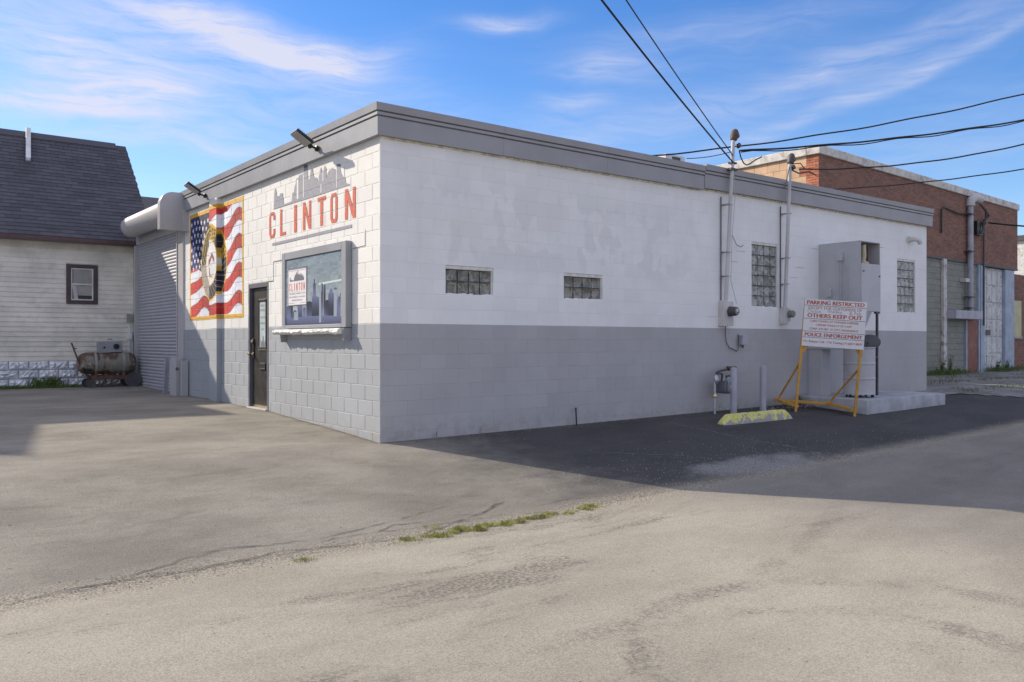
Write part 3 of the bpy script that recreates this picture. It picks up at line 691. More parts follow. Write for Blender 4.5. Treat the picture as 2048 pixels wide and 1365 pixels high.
paint((abs(ex + .02) < .05 - .1 * abs(ez)) & (abs(ez) < .20), [.42, .22, .16]); paint((abs(ez - .14 + .9 * abs(abs(ex) - .17)) < .05) & (abs(ex) < .30), [.50, .28, .20])
paint(np.hypot(ex - .02, ez - .23) < .035, [.92, .92, .9]); paint((abs(ez + .26 + .25 * ex * ex) < .018) & (abs(ex) < .2), [.75, .60, .22]); paint((abs(ex) < .05 + .25 * (-.12 - ez)) & (ez < -.1) & (ez > -.24), [.45, .25, .18])
img[..., :3] += noise[..., None]; bd = (uu < .022) | (uu > .978) | (vv < .034) | (vv > .966); paint(bd, [.85, .66, .17]); img[..., :3] += noise[..., None] * .5
img = np.clip(img, 0, 1)
im = bpy.data.images.new('mural_paint', IW, IH); im.pixels.foreach_set(np.ascontiguousarray(img, np.float32).ravel()); im.update(); im.pack()
k = NB('mural_material'); ti = k.n('ShaderNodeTexImage'); ti.image = im; ti.extension = 'EXTEND'
k.fin(k.mix(k.math('MULTIPLY', k.ramp(k.noise(30, 3), .66, .70), .5), ti.outputs[0], (.7, .68, .62)), .6, k.bump(k.noise(120, 3, .7), .003, .7))
b = MB(); uvf = lambda p: ((yy1 - p.y) / (yy1 - yy0), (p.z - zz0) / (zz1 - zz0))
def skin(b, u0, u1, z0, z1, X):
    if u1 - u0 < .012 or z1 - z0 < .012: return
    e = .004; b.v += [Vector((X, u, z)) for u, z in ((u0 + e, z0 + e), (u1 - e, z0 + e), (u1 - e, z1 - e), (u0 + e, z1 - e))] + [Vector((X + .005, u, z)) for u, z in ((u0, z0), (u1, z0), (u1, z1), (u0, z1))]
    n = len(b.v) - 8; b.f += [(n, n + 1, n + 2, n + 3)] + [(n + i, n + (i + 1) % 4, n + 4 + (i + 1) % 4, n + 4 + i) for i in range(4)]
for c in range(6, 20):
    z0 = max(zz0, Z0 + c * CH + .0025); z1 = min(zz1, Z0 + (c + 1) * CH - .0025)
    u = .0015 + (BWD if c % 2 == 0 else BWD / 2)
    while u < 8.2:
        a, d = max(u + .0035, yy0), min(u + BWD - .0035, yy1)
        for q0, q1 in ((a, min(d, 6.038)), (max(a, 6.452), d)): skin(b, q0, q1, z0, z1, -.0035)
        u += BWD
    skin(b, 6.041, 6.449, z0, z1, -.0955)
    if z1 > z0: b.face([(x, 6.0365, z) for x, z in ((-.093, z0), (-.004, z0), (-.004, z1), (-.093, z1))])
b.build('flag_mural', 'mural_material', BL, smooth=0, uv=uvf)
tag(bpy.context.scene.objects['flag_mural'], 'waving flag mural with a round gold-rimmed seal and yellow border painted on the blocks')

# painted letters and skyline: flat paint cut by the block joints
def clipz(poly, z, keep_above):
    o = []
    for i in range(len(poly)):
        p, q = poly[i], poly[(i + 1) % len(poly)]; ip = (p[1] >= z) == keep_above; iq = (q[1] >= z) == keep_above
        if ip: o.append(p)
        if ip != iq: t = (z - p[1]) / (q[1] - p[1]); o.append((p[0] + t * (q[0] - p[0]), z))
    return o
def band(b, poly, d=-.0042, gap=.004):
    for c in range(7, 20):
        q = clipz(clipz(poly, Z0 + c * CH + gap, True), Z0 + (c + 1) * CH - gap, False) if True else poly
        if len(q) >= 3: b.prism(q, lambda u, v, dd: (dd, u, v), d, -.002)
T_ = .30
GL = {'C': [[(0, .17), (T_, .17), (T_, .83), (0, .83)], [(0, .83), (T_, .83), (T_ + .05, .87), (.2, 1)], [(.2, 1), (T_ + .05, .87), (.65, .87), (.8, 1)], [(.8, 1), (.65, .87), (.7, .8), (1, .83)], [(.7, .68), (1, .68), (1, .83), (.7, .80)],
             [(0, .17), (.2, 0), (T_ + .05, .13), (T_, .17)], [(.2, 0), (.8, 0), (.65, .13), (T_ + .05, .13)], [(.8, 0), (1, .17), (.7, .2), (.65, .13)], [(.7, .2), (1, .17), (1, .34), (.7, .34)]],
      'L': [[(0, 0), (.36, 0), (.36, 1), (0, 1)], [(.36, 0), (1, 0), (1, .12), (.36, .12)]], 'I': [[(0, 0), (1, 0), (1, 1), (0, 1)]],
      'N': [[(0, 0), (.27, 0), (.27, 1), (0, 1)], [(.73, 0), (1, 0), (1, 1), (.73, 1)], [(.27, 1), (.27, .62), (.73, 0), (.73, .38)]],
      'T': [[(.33, 0), (.67, 0), (.67, .86), (.33, .86)], [(0, .86), (1, .86), (1, 1), (0, 1)]]}
GL['O'] = GL['C'][:3] + GL['C'][5:7] + [[(.8, 1), (.65, .87), (.7, .83), (1, .83)], [(.8, 0), (1, .17), (.7, .17), (.65, .13)], [(.7, .17), (1, .17), (1, .83), (.7, .83)]]
lt = MB(); y0_, z0_ = wallL(545, 484); y1_, z1_ = wallL(704, 453)
band(lt, [(y0_, 2.872), (y1_, 2.872), (y1_, 2.915), (y0_, 2.915)], gap=.002)
LT = lt.build('painted_underline', 'skyline_paint', BL, smooth=0)
for ch, xa, xb in (('C', 538.7, 550.5), ('L', 560.4, 571.9), ('I', 588.4, 593.8), ('N', 606, 622.3), ('T', 635.4, 651.8), ('O', 660.9, 675.2), ('N', 690.2, 711.5)):
    ya, yb = wallL(xa, 450)[0], wallL(xb, 450)[0]; b = MB()
    for p in GL[ch]: band(b, [(ya + u * (yb - ya), 3.0 + v * .42) for u, v in p], gap=.006)
    tag(b.build('letter', 'letter_paint', BL, smooth=0), 'orange-red painted letter ' + ch)
Zx = lambda X, Y: wallL(500 + X / 6.204, 280 + Y / 6.204)
sk = [(280, 868), (300, 850), (303, 640), (318, 600), (330, 640), (332, 705), (372, 700), (376, 670), (410, 665), (412, 790), (440, 800), (500, 775), (525, 765), (528, 660), (548, 655), (555, 580), (568, 565), (575, 490), (605, 470), (612, 440), (670, 425), (672, 328), (718, 318), (718, 510), (740, 500), (752, 430), (755, 370), (768, 345), (780, 370), (782, 430), (800, 470), (835, 475), (845, 515), (858, 505), (868, 400), (882, 345), (895, 395), (910, 440), (918, 350), (930, 330), (945, 350), (948, 500), (965, 420), (990, 375), (1030, 355), (1065, 370), (1075, 400), (1075, 310), (1122, 300), (1128, 420), (1145, 430), (1150, 460), (1185, 470), (1190, 540), (1255, 556), (1255, 566)]
pts = [Zx(*p) for p in sk]; b = MB()
# column slices make it robust for a concave outline
ys = np.linspace(pts[0][0], pts[-1][0], 150); top = np.interp(-ys, [-p[0] for p in pts], [p[1] for p in pts])
for i in range(149):
    if 3.46 + .012 < min(top[i], top[i + 1]):
        band(b, [(ys[i], 3.46), (ys[i + 1], 3.46), (ys[i + 1], top[i + 1]), (ys[i], top[i])], gap=.002)
b.build('painted_skyline', 'skyline_paint', BL, smooth=0)
b = MB()
for x0, x1, y0, y1 in ((672, 718, 318, 352), (1075, 1122, 302, 345), (330, 372, 712, 718)):
    p = [Zx(x0, y1), Zx(x1, y1 - 8), Zx(x1, y0), Zx(x0, y0 + 8)]; b.prism(p, lambda u, v, d: (d, u, v), -.006, -.0045)
b.build('painted_tower_top', 'skyline_dark', BL, smooth=0)
b = MB()
for x0, x1, y0, y1 in ((585, 605, 500, 740), (663, 672, 440, 720), (880, 890, 560, 660), (905, 915, 400, 520), (1075, 1082, 360, 600), (1166, 1172, 330, 460)):
    p = [Zx(x0, y1), Zx(x1, y1 - 4), Zx(x1, y0 - 4), Zx(x0, y0)]; b.prism(p, lambda u, v, d: (d, u, v), -.006, -.0045)
b.build('painted_gap', 'white_block_paint', BL, smooth=0)

# ------------------------------------------------------------------ sign box on the sunlit side
SB = thing('wall_sign', (0, 1.9, 1.5), 'grey framed wall sign with teal skyline picture and white panel reading CLINTON', 'sign')
ya, yb, za, zb_ = .78, 2.98, 1.51, 2.69; D = .095
b = MB(); b.box(-D, -.002, ya, ya + .14, za, zb_); b.box(-D, -.002, yb - .12, yb, za, zb_); b.box(-D, -.002, ya + .14, yb - .12, zb_ - .115, zb_); b.box(-D, -.002, ya + .14, yb - .12, za, za + .05)
b.build('frame', 'grey_metal', SB, bevel=.006)
IW2, IH2 = 512, 300; u2, v2 = np.meshgrid((np.arange(IW2) + .5) / IW2, (np.arange(IH2) + .5) / IH2)
im2 = np.ones((IH2, IW2, 4), np.float32)
nz = sum(np.kron(RNG.normal(0, 1, (IH2 // s + 1, IW2 // (3 * s) + 1)), np.ones((s, 3 * s)))[:IH2, :IW2] * a for s, a in ((3, .012), (9, .02), (20, .02)))
im2[..., 0] = .50 + .13 * (1 - v2) + nz; im2[..., 1] = .565 + .10 * (1 - v2) + nz; im2[..., 2] = .615 + .06 * (1 - v2) + nz
stp = abs(v2 - .545 - .05 * u2) < .012; im2[..., :3] = np.where((stp & (u2 > .62))[..., None], [.78, .87, .86], im2[..., :3])
bl_ = [(0, .12, .12), (.03, .1, .30), (.11, .04, .36), (.155, .07, .22), (.24, .09, .30), (.34, .05, .26), (.40, .10, .34), (.505, .045, .42), (.52, .05, .60), (.535, .02, .66), (.50, .13, .40), (.66, .03, .58), (.70, .035, .56), (.735, .05, .34), (.78, .09, .44), (.80, .05, .49), (.87, .05, .50), (.89, .07, .33), (.93, .045, .37), (.965, .012, .42), (0, 1, .12)]
for x, w, h in bl_:
    m_ = (u2 > x) & (u2 < x + w) & (v2 < h - .25 * abs((u2 - x - w / 2) / w) ** 2 * .3); g_ = (.9 + .35 * np.sin(v2 * 9 + x * 20))[..., None]
    im2[..., :3] = np.where(m_[..., None], np.array([.33, .36, .47]) * g_, im2[..., :3])
for x, w, h0, h1 in ((.625, .035, .02, .46), (.655, .012, .46, .62), (.868, .05, .10, .47), (.17, .08, .07, .2)):
    m_ = (u2 > x) & (u2 < x + w) & (v2 > h0) & (v2 < h1); im2[..., :3] = np.where(m_[..., None], [.58, .62, .68], im2[..., :3])
ib = bpy.data.images.new('sign_print', IW2, IH2); ib.pixels.foreach_set(np.clip(im2, 0, 1).astype(np.float32).ravel()); ib.update(); ib.pack()
k = NB('sign_print_material'); ti = k.n('ShaderNodeTexImage'); ti.image = ib; k.fin(ti.outputs[0], .35)
pa, pb, pc, pd = ya + .15, yb - .09, za + .055, zb_ - .118
b = MB(); b.box(-.075, -.065, pa - .01, pb + .04 - .01, pc, pd); pn = b.build('picture_panel', 'sign_print_material', SB, smooth=0, uv=lambda p: ((pb - p.y) / (pb - pa), (p.z - pc) / (pd - pc)))
sy = lambda u: pb - u * (pb - pa); sz = lambda v: pc + v * (pd - pc)
b = MB(); b.box(-.080, -.0752, sy(.415), sy(.065), sz(.29), sz(.865)); b.build('logo_border', 'skyline_dark', pn, smooth=0)
b = MB(); b.box(-.083, -.0802, sy(.405), sy(.075), sz(.302), sz(.835)); lp = b.build('logo_panel', 'sign_white', pn, smooth=0)
TS = lambda u, v, d: (-.0836 - d, sy(u), sz(v))
b = MB(); sc = 30; hs_ = [.30, .12, .1, .06, .02, .04, .22, .4, .46, .62, .5, .7, .45, .4, .5, .38, .46, .3, .36, .2]
for i, h in enumerate(hs_): b.prism([(.10 + i * .0135, .66), (.1125 + i * .0135, .66), (.1125 + i * .0135, .672 + h * .2), (.10 + i * .0135, .67 + h * .2)], TS, 0, .0004)
b.build('logo_skyline', 'skyline_dark', lp, smooth=0)
b = MB()
for i, chh in enumerate('CLINTON'):
    for p in GL[chh]: 
        w_ = .012 if chh == 'I' else .026; b.prism([(.088 + i * .045 + (.007 if chh == 'I' else 0) + u * w_, .515 + v * .115) for u, v in p], TS, 0, .0004)
b.build('logo_name', 'letter_paint', lp, smooth=0)
b = MB(); put_text(b, 'WELDING | FABRICATION', .09, .39, .455, .482, TS, .001); put_text(b, 'MACHINING | REPAIRS', .09, .39, .405, .432, TS, .001); put_text(b, 'ON-SITE SERVICE', .14, .34, .36, .383, TS, .001)
b.prism([(.09, .497), (.39, .497), (.39, .500), (.09, .500)], TS, 0, .0004)
for u in (.08, .29): b.prism([(u, .325), (u + .11, .325), (u + .11, .331), (u, .331)], TS, 0, .0004)
b.prism([(.08, .815), (.40, .815), (.40, .822), (.08, .822)], TS, 0, .0004); b.build('logo_text', 'print_grey', lp, smooth=0)
b = MB()
for u in (.02, .3, .5, .7, .98):
    for v in (.98, .03): b.lathe([(.008, 0), (.006, .006)], (-.075, sy(u), sz(v)), (-1, 0, 0), 8)
b.build('screw', 'steel', pn)
b = MB(); n = 44; pts = []   # rough-edged stone-like sill slab
for i in range(n + 1):
    y = ya + .06 + (yb + .12 - ya - .06) * i / n; pts.append((y, random.uniform(-.012, .012), random.uniform(-.014, .014)))
ring = [(-.002, 0.0), (-.15, 0.0), (-.19, -.014), (-.20, -.045), (-.17, -.075), (-.002, -.075)]
for y, a, c in pts:
    for j, (x, z) in enumerate(ring): q = 1 if 1 < j < 5 else 0; b.v.append(Vector((x + a * q + random.uniform(-.006, .006) * q, y, 1.497 + z + c * q)))
for i in range(n):
    for j in range(5): b.f.append((i * 6 + j, (i + 1) * 6 + j, (i + 1) * 6 + j + 1, i * 6 + j + 1))
b.f += [tuple(range(6)), tuple(n * 6 + j for j in reversed(range(6)))]; b.build('sill', 'white_block_paint', SB, smooth=0)
b = MB(); b.box(-.12, -.002, ya + .02, ya + .05, 1.33, 1.50); b.build('bracket', 'grey_metal', SB); b = MB(); b.box(-.10, -.002, yb + .02, yb + .05, 1.30, 1.42); b.build('bracket', 'grey_metal', SB)

# ------------------------------------------------------------------ floodlights
def flood(y, lab, dz=0):
    T = thing('floodlight', (-.09, y, 4.10 + dz), lab, 'floodlight', 'floodlights on the metal fascia')
    base = Vector((-.09, y, 4.10 + dz))
    b = MB(); b.lathe([(.045, 0), (.045, .03), (.025, .04)], base, (-1, 0, 0), 14); b.build('mount', 'black_metal', T)
    b = MB(); b.tube([base + Vector((-.03, 0, 0)), base + Vector((-.10, -.02, .01)), base + Vector((-.15, -.03, .02))], .016, 8); b.lathe([(.028, -.03), (.028, .03)], base + Vector((-.12, -.02, .01)), (0, 1, 0), 12); b.build('arm', 'black_metal', T)
    M = Matrix.Translation(base + Vector((-.14, -.04, .03))) @ Matrix.Rotation(rad(33), 4, 'Y') @ Matrix.Rotation(rad(-4), 4, 'Z')
    b = MB(); b.box(-.28, 0, -.13, .13, -.012, .03, M); h = b.build('housing', 'black_metal', T, bevel=.006)
    b = MB(); b.box(-.268, -.015, -.118, .118, -.022, -.0125, M); b.build('lens', 'floodlens', h, bevel=.003)
    b = MB()
    for i in range(8): b.box(-.265 + i * .032, -.26 + i * .032, -.12, .12, .03, .048, M)
    b.build('cooling_fin', 'black_metal', h)
flood(1.68, 'black floodlight on the fascia above the painted word CLINTON'); flood(6.67, 'black floodlight on the fascia above the flag mural')

# ------------------------------------------------------------------ electric masts
def insulator(b, p): b.lathe([(.02, 0), (.045, .01), (.045, .03), (.02, .04), (.045, .05), (.045, .07), (.02, .08)], p, (0, -.6, .2), 10)
def mast(x, top, zbox, lab, lean=0, dark=True):
    T = thing('electric_service', (x, -.08, 1.5), lab, 'electric meter', 'electric masts and meters on the side wall')
    b = MB(); b.tube([(x, -.09, zbox), (x + lean, -.20, top)], .034, 14); b.build('mast_pipe', 'mast_paint', T)
    b = MB(); b.lathe([(.036, 0), (.06, .02), (.075, .09), (.07, .16), (.045, .21), (.01, .23)], (x + lean + .0, -.20, top - .03), (.28, 0, 1), 14); b.lathe([(.05, 0), (.055, .06), (.03, .1)], (x + lean + .04, -.19, top + .1), (1, -.4, -.6), 12)
    b.build('weatherhead', 'head_brown' if dark else 'dark_grey', T)
    b = MB()
    for z in (zbox + .45, 2.9, 3.75): b = MB(); b.box(x - .03, x + .055, -.10 - .038 * (z - 1.0), -.001, z, z + .02); b.build('strap', 'steel', T)
    b = MB(); b.tube([(x - .062, -.03, zbox), (x - .062, -.03, 3.9)], .011, 8); b.build('ground_conduit', 'dark_grey', T)
    return T
m1 = mast(6.93, 4.92, 2.02, 'taller service mast with rusty weatherhead and dark round meter, wires running off it', .07)
b = MB(); b.box(6.84, 7.12, -.115, -.002, 1.60, 2.03); bx = b.build('meter_box', 'meter_grey', m1, bevel=.006)
b = MB(); b.box(6.83, 6.955, -.125, -.0, 1.585, 2.045); b.build('box_cover', 'meter_grey', bx, bevel=.006)
b = MB(); b.lathe([(.085, 0), (.095, .02), (.085, .05), (.08, .14), (.07, .16)], (7.01, -.112, 1.85), (0, -1, 0), 22); b.build('meter', 'dark_grey', m1)
b = MB(); b.lathe([(.065, 0), (.06, .006)], (7.01, -.272, 1.85), (0, -1, 0), 20); b.build('meter_face', 'pane', m1)
b = MB(); b.box(6.98, 7.04, -.283, -.279, 1.84, 1.89); b.build('meter_label', 'meter_grey', m1)
b = MB(); b.tube([(7.0, -.03, 1.59), (6.99, -.03, 1.45), (7.02, -.03, 1.30), (7.10, -.03, 1.20), (7.22, -.03, 1.17), (7.32, -.03, 1.13), (7.36, -.03, 1.17), (7.36, -.03, 1.45)], .008, 6); b.build('ground_wire', 'dark_grey', m1)
b = MB(); b.tube([(7.05, -.17, 4.3), (7.1, -.16, 3.9), (7.04, -.14, 3.2), (7.03, -.12, 2.4), (7.22, -.1, 2.0)], .006, 5); b.build('loose_wire', 'mast_paint', m1)
b = MB(); b.tube([(7.07, -.12, 3.22), (7.25, -.08, 3.06), (7.42, -.05, 3.04), (7.5, -.04, 3.08)], .006, 5); b.build('loose_wire', 'dark_grey', m1)
b = MB(); insulator(b, (7.10, -.2, 4.80)); b.build('insulator', 'dark_grey', m1); b = MB(); b.box(6.90, 7.08, -.23, -.14, 4.36, 4.40); b.build('clamp', 'dark_grey', m1); b = MB(); b.box(6.92, 7.07, -.225, -.14, 4.48, 4.51); b.build('clamp', 'dark_grey', m1)
m2 = mast(8.72, 4.72, 1.95, 'shorter pale service mast with a greenish round meter, beyond the tall window', 0, False)
b = MB(); b.box(8.66, 8.80, -.11, -.002, 1.64, 1.97); b.box(8.80, 8.92, -.08, -.002, 1.70, 1.95); b.build('meter_box', 'meter_grey', m2, bevel=.006)
b = MB(); b.lathe([(.07, 0), (.08, .02), (.07, .05), (.07, .11), (.055, .13)], (8.83, -.08, 1.84), (0, -1, 0), 20); b.build('meter', 'galv', m2).data.materials[0] = simple('meter_green', (.22, .25, .21), .4)
b = MB(); insulator(b, (8.76, -.2, 4.62)); b.build('insulator', 'dark_grey', m2); b = MB(); b.tube([(8.72, -.2, 4.6), (8.85, -.3, 4.52), (9.05, -.4, 4.56), (9.2, -.45, 4.5)], .014, 6); b.tube([(8.74, -.2, 4.7), (8.9, -.3, 4.72), (9.0, -.35, 4.6)], .01, 6); b.tube([(8.7, -.2, 4.65), (8.55, -.25, 4.4), (8.4, -.28, 4.2)], .01, 6); b.build('loose_wire', 'dark_grey', m2)
JB = thing('junction_box', (7.48, -.04, 1.3), 'small grey junction box under the dark round meter on the grey wall', 'junction box')
b = MB(); b.box(7.41, 7.56, -.09, -.002, 1.25, 1.43); b.build('box', 'bollard_paint', JB, bevel=.005)
b = MB(); b.lathe([(.02, 0), (.014, .06)], (7.47, -.05, 1.25), (0, 0, -1), 8); b.build('fitting', 'rust', JB)

# ------------------------------------------------------------------ gas meter, bollards, wheel stop
gz = Gz(6.4, -.2)
GM = thing('gas_meter', (6.5, -.25, gz), 'grey gas meter with regulator and rusty pipes beside the near bollard', 'gas meter')
b = MB(); b.tube([(6.42, -.25, gz - .05), (6.42, -.25, .34)], .022, 10); b.build('riser_pipe', 'galv', GM)
b = MB(); b.lathe([(.04, 0), (.045, .04), (.03, .07)], (6.42, -.25, .34), (0, 0, 1), 12); b.box(6.35, 6.50, -.265, -.235, .37, .39); b.build('valve', 'brass', GM)
b = MB(); b.tube([(6.42, -.25, .40), (6.42, -.25, .62)], .022, 10); b.lathe([(.03, -.03), (.06, -.02), (.075, 0), (.06, .02), (.03, .04)], (6.44, -.27, .66), (.3, -.8, .2), 16); b.lathe([(.03, 0), (.03, .05)], (6.44, -.27, .68), (0, 0, 1), 12); b.build('regulator', 'galv', GM)
body = [(-.09, 0), (.09, 0), (.115, .04), (.115, .17), (.09, .22), (-.09, .22), (-.115, .17), (-.115, .04)]
b = MB(); b.prism(body, lambda u, v, d: (6.68 + u, d, .40 + v), -.36, -.14); gb = b.build('meter_body', 'dark_grey', GM, bevel=.02, seg=3); gb.data.materials[0] = simple('gasmeter_grey', (.13, .14, .16), .5)
b = MB(); b.prism([(u * .8, v * .85 + .02) for u, v in body], lambda u, v, d: (6.70 + u, d, .40 + v), -.395, -.361); b.build('front_cover', 'galv', GM, bevel=.01, seg=2).data.materials[0] = simple('gascover_grey', (.24, .245, .26), .5)
b = MB(); b.box(6.66, 6.75, -.40, -.30, .60, .67); b.build('index_box', 'blue_post', GM, bevel=.005)
b = MB(); b.box(6.66, 6.72, -.399, -.396, .50, .545); b.box(6.68, 6.71, -.399, -.396, .465, .49); b.build('label', 'sign_white', GM, smooth=0)
b = MB(); b.tube([(6.46, -.27, .72), (6.52, -.27, .76), (6.60, -.27, .74), (6.60, -.25, .60)], .018, 8); b.tube([(6.74, -.25, .60), (6.74, -.25, .70), (6.95, -.25, .72), (6.98, -.25, .80)], .018, 8); b.tube([(6.5, -.22, .76), (6.6, -.2, .79), (6.9, -.17, .82)], .018, 8); b.build('pipe', 'dark_grey', GM)
b = MB(); b.tube([(6.86, -.2, .82), (7.08, -.18, .84)], .032, 10); b.tube([(6.98, -.2, .83), (6.95, -.24, .73)], .024, 8); b.tube([(7.06, -.18, .84), (7.08, .0, .84)], .024, 8); b.build('elbow_pipe', 'rust', GM)
def bollard(x, y, lab):
    z = Gz(x, y); T = MB(); T.lathe([(.056, -.1), (.056, .78), (.05, .80), (.03, .812), (.005, .816)], (x, y, z), (0, 0, 1), 24)
    o = T.build('bollard', 'bollard_paint', None, (x, y, z), smooth=50); tag(o, lab, 'bollard', 'grey steel bollards guarding the gas meter')
bollard(6.72, -.42, 'grey round steel bollard beside the gas meter, taller looking of the two'); bollard(7.56, -.42, 'grey round steel bollard nearer the yellow sign stand')
# concrete wheel stop
p0, p1 = PG(1449, 852), PG(1586, 838); ax_ = (p1 - p0).normalized(); nn_ = Vector((-ax_.y, ax_.x, 0)).normalized(); Ln = (p1 - p0).length
b = MB(); sec = [(-.0, 0), (.03, .085), (.055, .125), (.115, .125), (.14, .085), (.17, 0)]
st_ = [(0.0, .25), (.015, .42), (.14, .93), (.18, 1)] + [(t, 1) for t in np.linspace(.3, Ln - .3, 24)] + [(Ln - .18, 1), (Ln - .14, .93), (Ln - .015, .42), (Ln, .25)]
for t, hsc in st_:
    for j, (a, h) in enumerate(sec):
        q = random.uniform(-.004, .004); b.v.append(p0 + ax_ * t + nn_ * (a + q) + UP * (h * 1.3 * hsc + q * (j > 0) - .01 * (j in (0, 5))))
m_ = len(sec)
for i in range(len(st_) - 1):
    for j in range(m_): b.f.append((i * m_ + j, (i + 1) * m_ + j, (i + 1) * m_ + (j + 1) % m_, i * m_ + (j + 1) % m_))
b.f += [tuple(range(m_)), tuple((len(st_) - 1) * m_ + j for j in reversed(range(m_)))]
o = b.build('wheel_stop', 'wheelstop_paint', None, tuple(p0), smooth=30); tag(o, 'concrete wheel stop with flaking yellow paint in front of the bollards', 'wheel stop')

# ------------------------------------------------------------------ concrete pad and dust collector
pd_ = [(9.16, -1.5), (12.22, -1.47), (12.5, -.45), (12.3, -.02), (9.2, -.02), (9.1, -.7)]
b = MB(); n_ = []
for i in range(len(pd_)):
    a, c = pd_[i], pd_[(i + 1) % len(pd_)]
    for t in np.linspace(0, 1, 9)[:-1]: n_.append((a[0] + t * (c[0] - a[0]) + random.uniform(-.008, .008), a[1] + t * (c[1] - a[1]) + random.uniform(-.008, .008)))
b.prism(n_, lambda u, v, d: (u, v, d), -.2, .245); o = b.build('concrete_pad', 'pad_paint', None, (9.16, -1.5, 0), bevel=.012, seg=2); tag(o, kind='structure')
DC = thing('dust_collector', (10.3, -.4, .245), 'tall grey sheet-metal dust collector cabinet over a drum, open panel at its top', 'dust collector')
x0, x1, y0, y1, z0, z1 = 10.0, 10.71, -.905, -.004, 1.90, 3.27
b = MB(); t = .012
b.box(x0, x0 + t, y0, y1, z0, z1 - .02); b.box(x1 - t, x1, y0, y1, z0, z1 - .02); b.box(x0, x1, y0, y1, z1 - .02, z1); b.box(x0 + t, x1 - t, y0, y1, z0, z0 + t); b.box(x0 + t, x1 - t, y1 - t, y1, z0 + t, z1 - .02)
b.build('cabinet', 'cabinet_paint', DC, bevel=.003)
b = MB(); b.box(x0 + .004, x1 - .004, y0 - .012, y0 - .001, z0, 2.83); fp = b.build('access_panel', 'cabinet_paint', DC, bevel=.003)
b = MB(); b.lathe([(.015, 0), (.012, .02)], (x0 + .07, y0 - .012, 2.68), (0, -1, 0), 8); b.lathe([(.015, 0), (.012, .02)], (x1 - .05, y0 - .012, 2.6), (0, -1, 0), 8); b.build('latch', 'dark_grey', fp)
b = MB(); b.box(x0 + t, x1 - t, y0 + .25, y1 - .02, 2.5, 3.2); b.build('inner_baffle', 'rust', DC)
b = MB(); b.tube([(x0 + .2, y0 + .08, 2.80), (x0 + .22, y0 + .06, 2.98), (x0 + .24, y0 + .08, 3.2)], .045, 8); b.build('hose', 'insulation', DC)
b = MB(); b.lathe([(.02, 0), (.09, .02), (.08, .07), (.02, .1)], (x0 + .3, y0 + .1, 2.80), (0, 0, 1), 10); b.build('rag', 'insulation', DC)
b = MB(); b.box(x0 - .07, x0 - .001, -.55, -.43, 2.90, 3.06); b.tube([(x0 - .04, -.47, 2.9), (x0 - .04, -.47, 1.3)], .012, 6); b.tube([(x0 - .04, -.51, 2.9), (x0 - .04, -.51, 1.3)], .012, 6); b.tube([(x0 - .04, -.53, 2.98), (x0 - .06, -.62, 2.96), (x0 - .04, -.64, 2.85), (x0 - .03, -.62, 1.4)], .01, 6); b.build('conduit', 'cabinet_paint', DC, bevel=.003)
b = MB(); b.box(x0 - .06, x0 - .001, -.30, -.2, 2.2, 2.36); b.build('switch_box', 'cabinet_paint', DC, bevel=.004)
b = MB(); b.v = [Vector(p) for p in [(x0, y0, z0), (x1 - .3, y0, z0), (x1 - .3, y1, z0), (x0, y1, z0), (10.02, -.8, 1.45), (10.25, -.8, 1.45), (10.25, -.4, 1.45), (10.02, -.4, 1.45)]]; b.f = [(0, 1, 2, 3), (4, 5, 6, 7), (0, 1, 5, 4), (1, 2, 6, 5), (2, 3, 7, 6), (3, 0, 4, 7)]; b.build('hopper', 'cabinet_paint', DC)
b = MB(); b.box(10.0, 10.25, -.8, -.4, 1.2, 1.45); b.build('outlet', 'galv', DC)
dz0 = .30; b = MB(); prof = [(.285, 0), (.29, .01)]
for i in range(1, 61):
    h = .86 * i / 60; r_ = .285 + (.009 if abs(h - .29) < .014 or abs(h - .58) < .014 else 0); prof.append((r_, .01 + h))
prof += [(.295, .88), (.295, .90), (.27, .905), (.265, .89), (.01, .885)]
b.lathe(prof, (9.86, -.95, dz0), (0, 0, 1), 36); b.build('drum', 'cabinet_paint', DC, smooth=60)
b = MB()
for a in range(5): 
    an = a * 1.256; b.lathe([(.025, -.02), (.025, .02)], (9.86 + .24 * math.cos(an), -.95 + .24 * math.sin(an), .27), (math.cos(an + 1), math.sin(an + 1), 0), 10)
b.build('caster', 'black_metal', DC)
b = MB(); b.lathe([(.01, .03), (.12, .02), (.19, -.01), (.2, -.03), (.19, -.028), (.1, 0), (.01, .01)], (10.12, -1.02, 1.32), (-.6, -.35, .7), 22); b.build('drum_lid', 'dark_grey', DC)
b = MB(); b.lathe([(.08, 0), (.09, .03), (.05, .1)], (10.08, -1.0, 1.19), (0, 0, 1), 12); b.build('clamp', 'black_metal', DC)
b = MB(); b.box(10.62, 10.66, -.90, -.86, .24, 1.90); b.box(10.56, 10.71, -.905, -.86, 1.86, 1.90); b.build('leg', 'dark_grey', DC)
b = MB(); b.box(10.42, 10.62, -.9, -.87, .98, 1.02); b.build('brace', 'dark_grey', DC)
b = MB(); b.box(9.62, 9.93, -.30, -.003, .2, 1.2); b.build('duct', 'cabinet_paint', DC, bevel=.004)
b = MB(); b.box(9.6, 10.3, -.5, -.003, 1.16, 1.22); b.build('duct', 'cabinet_paint', DC, bevel=.004)

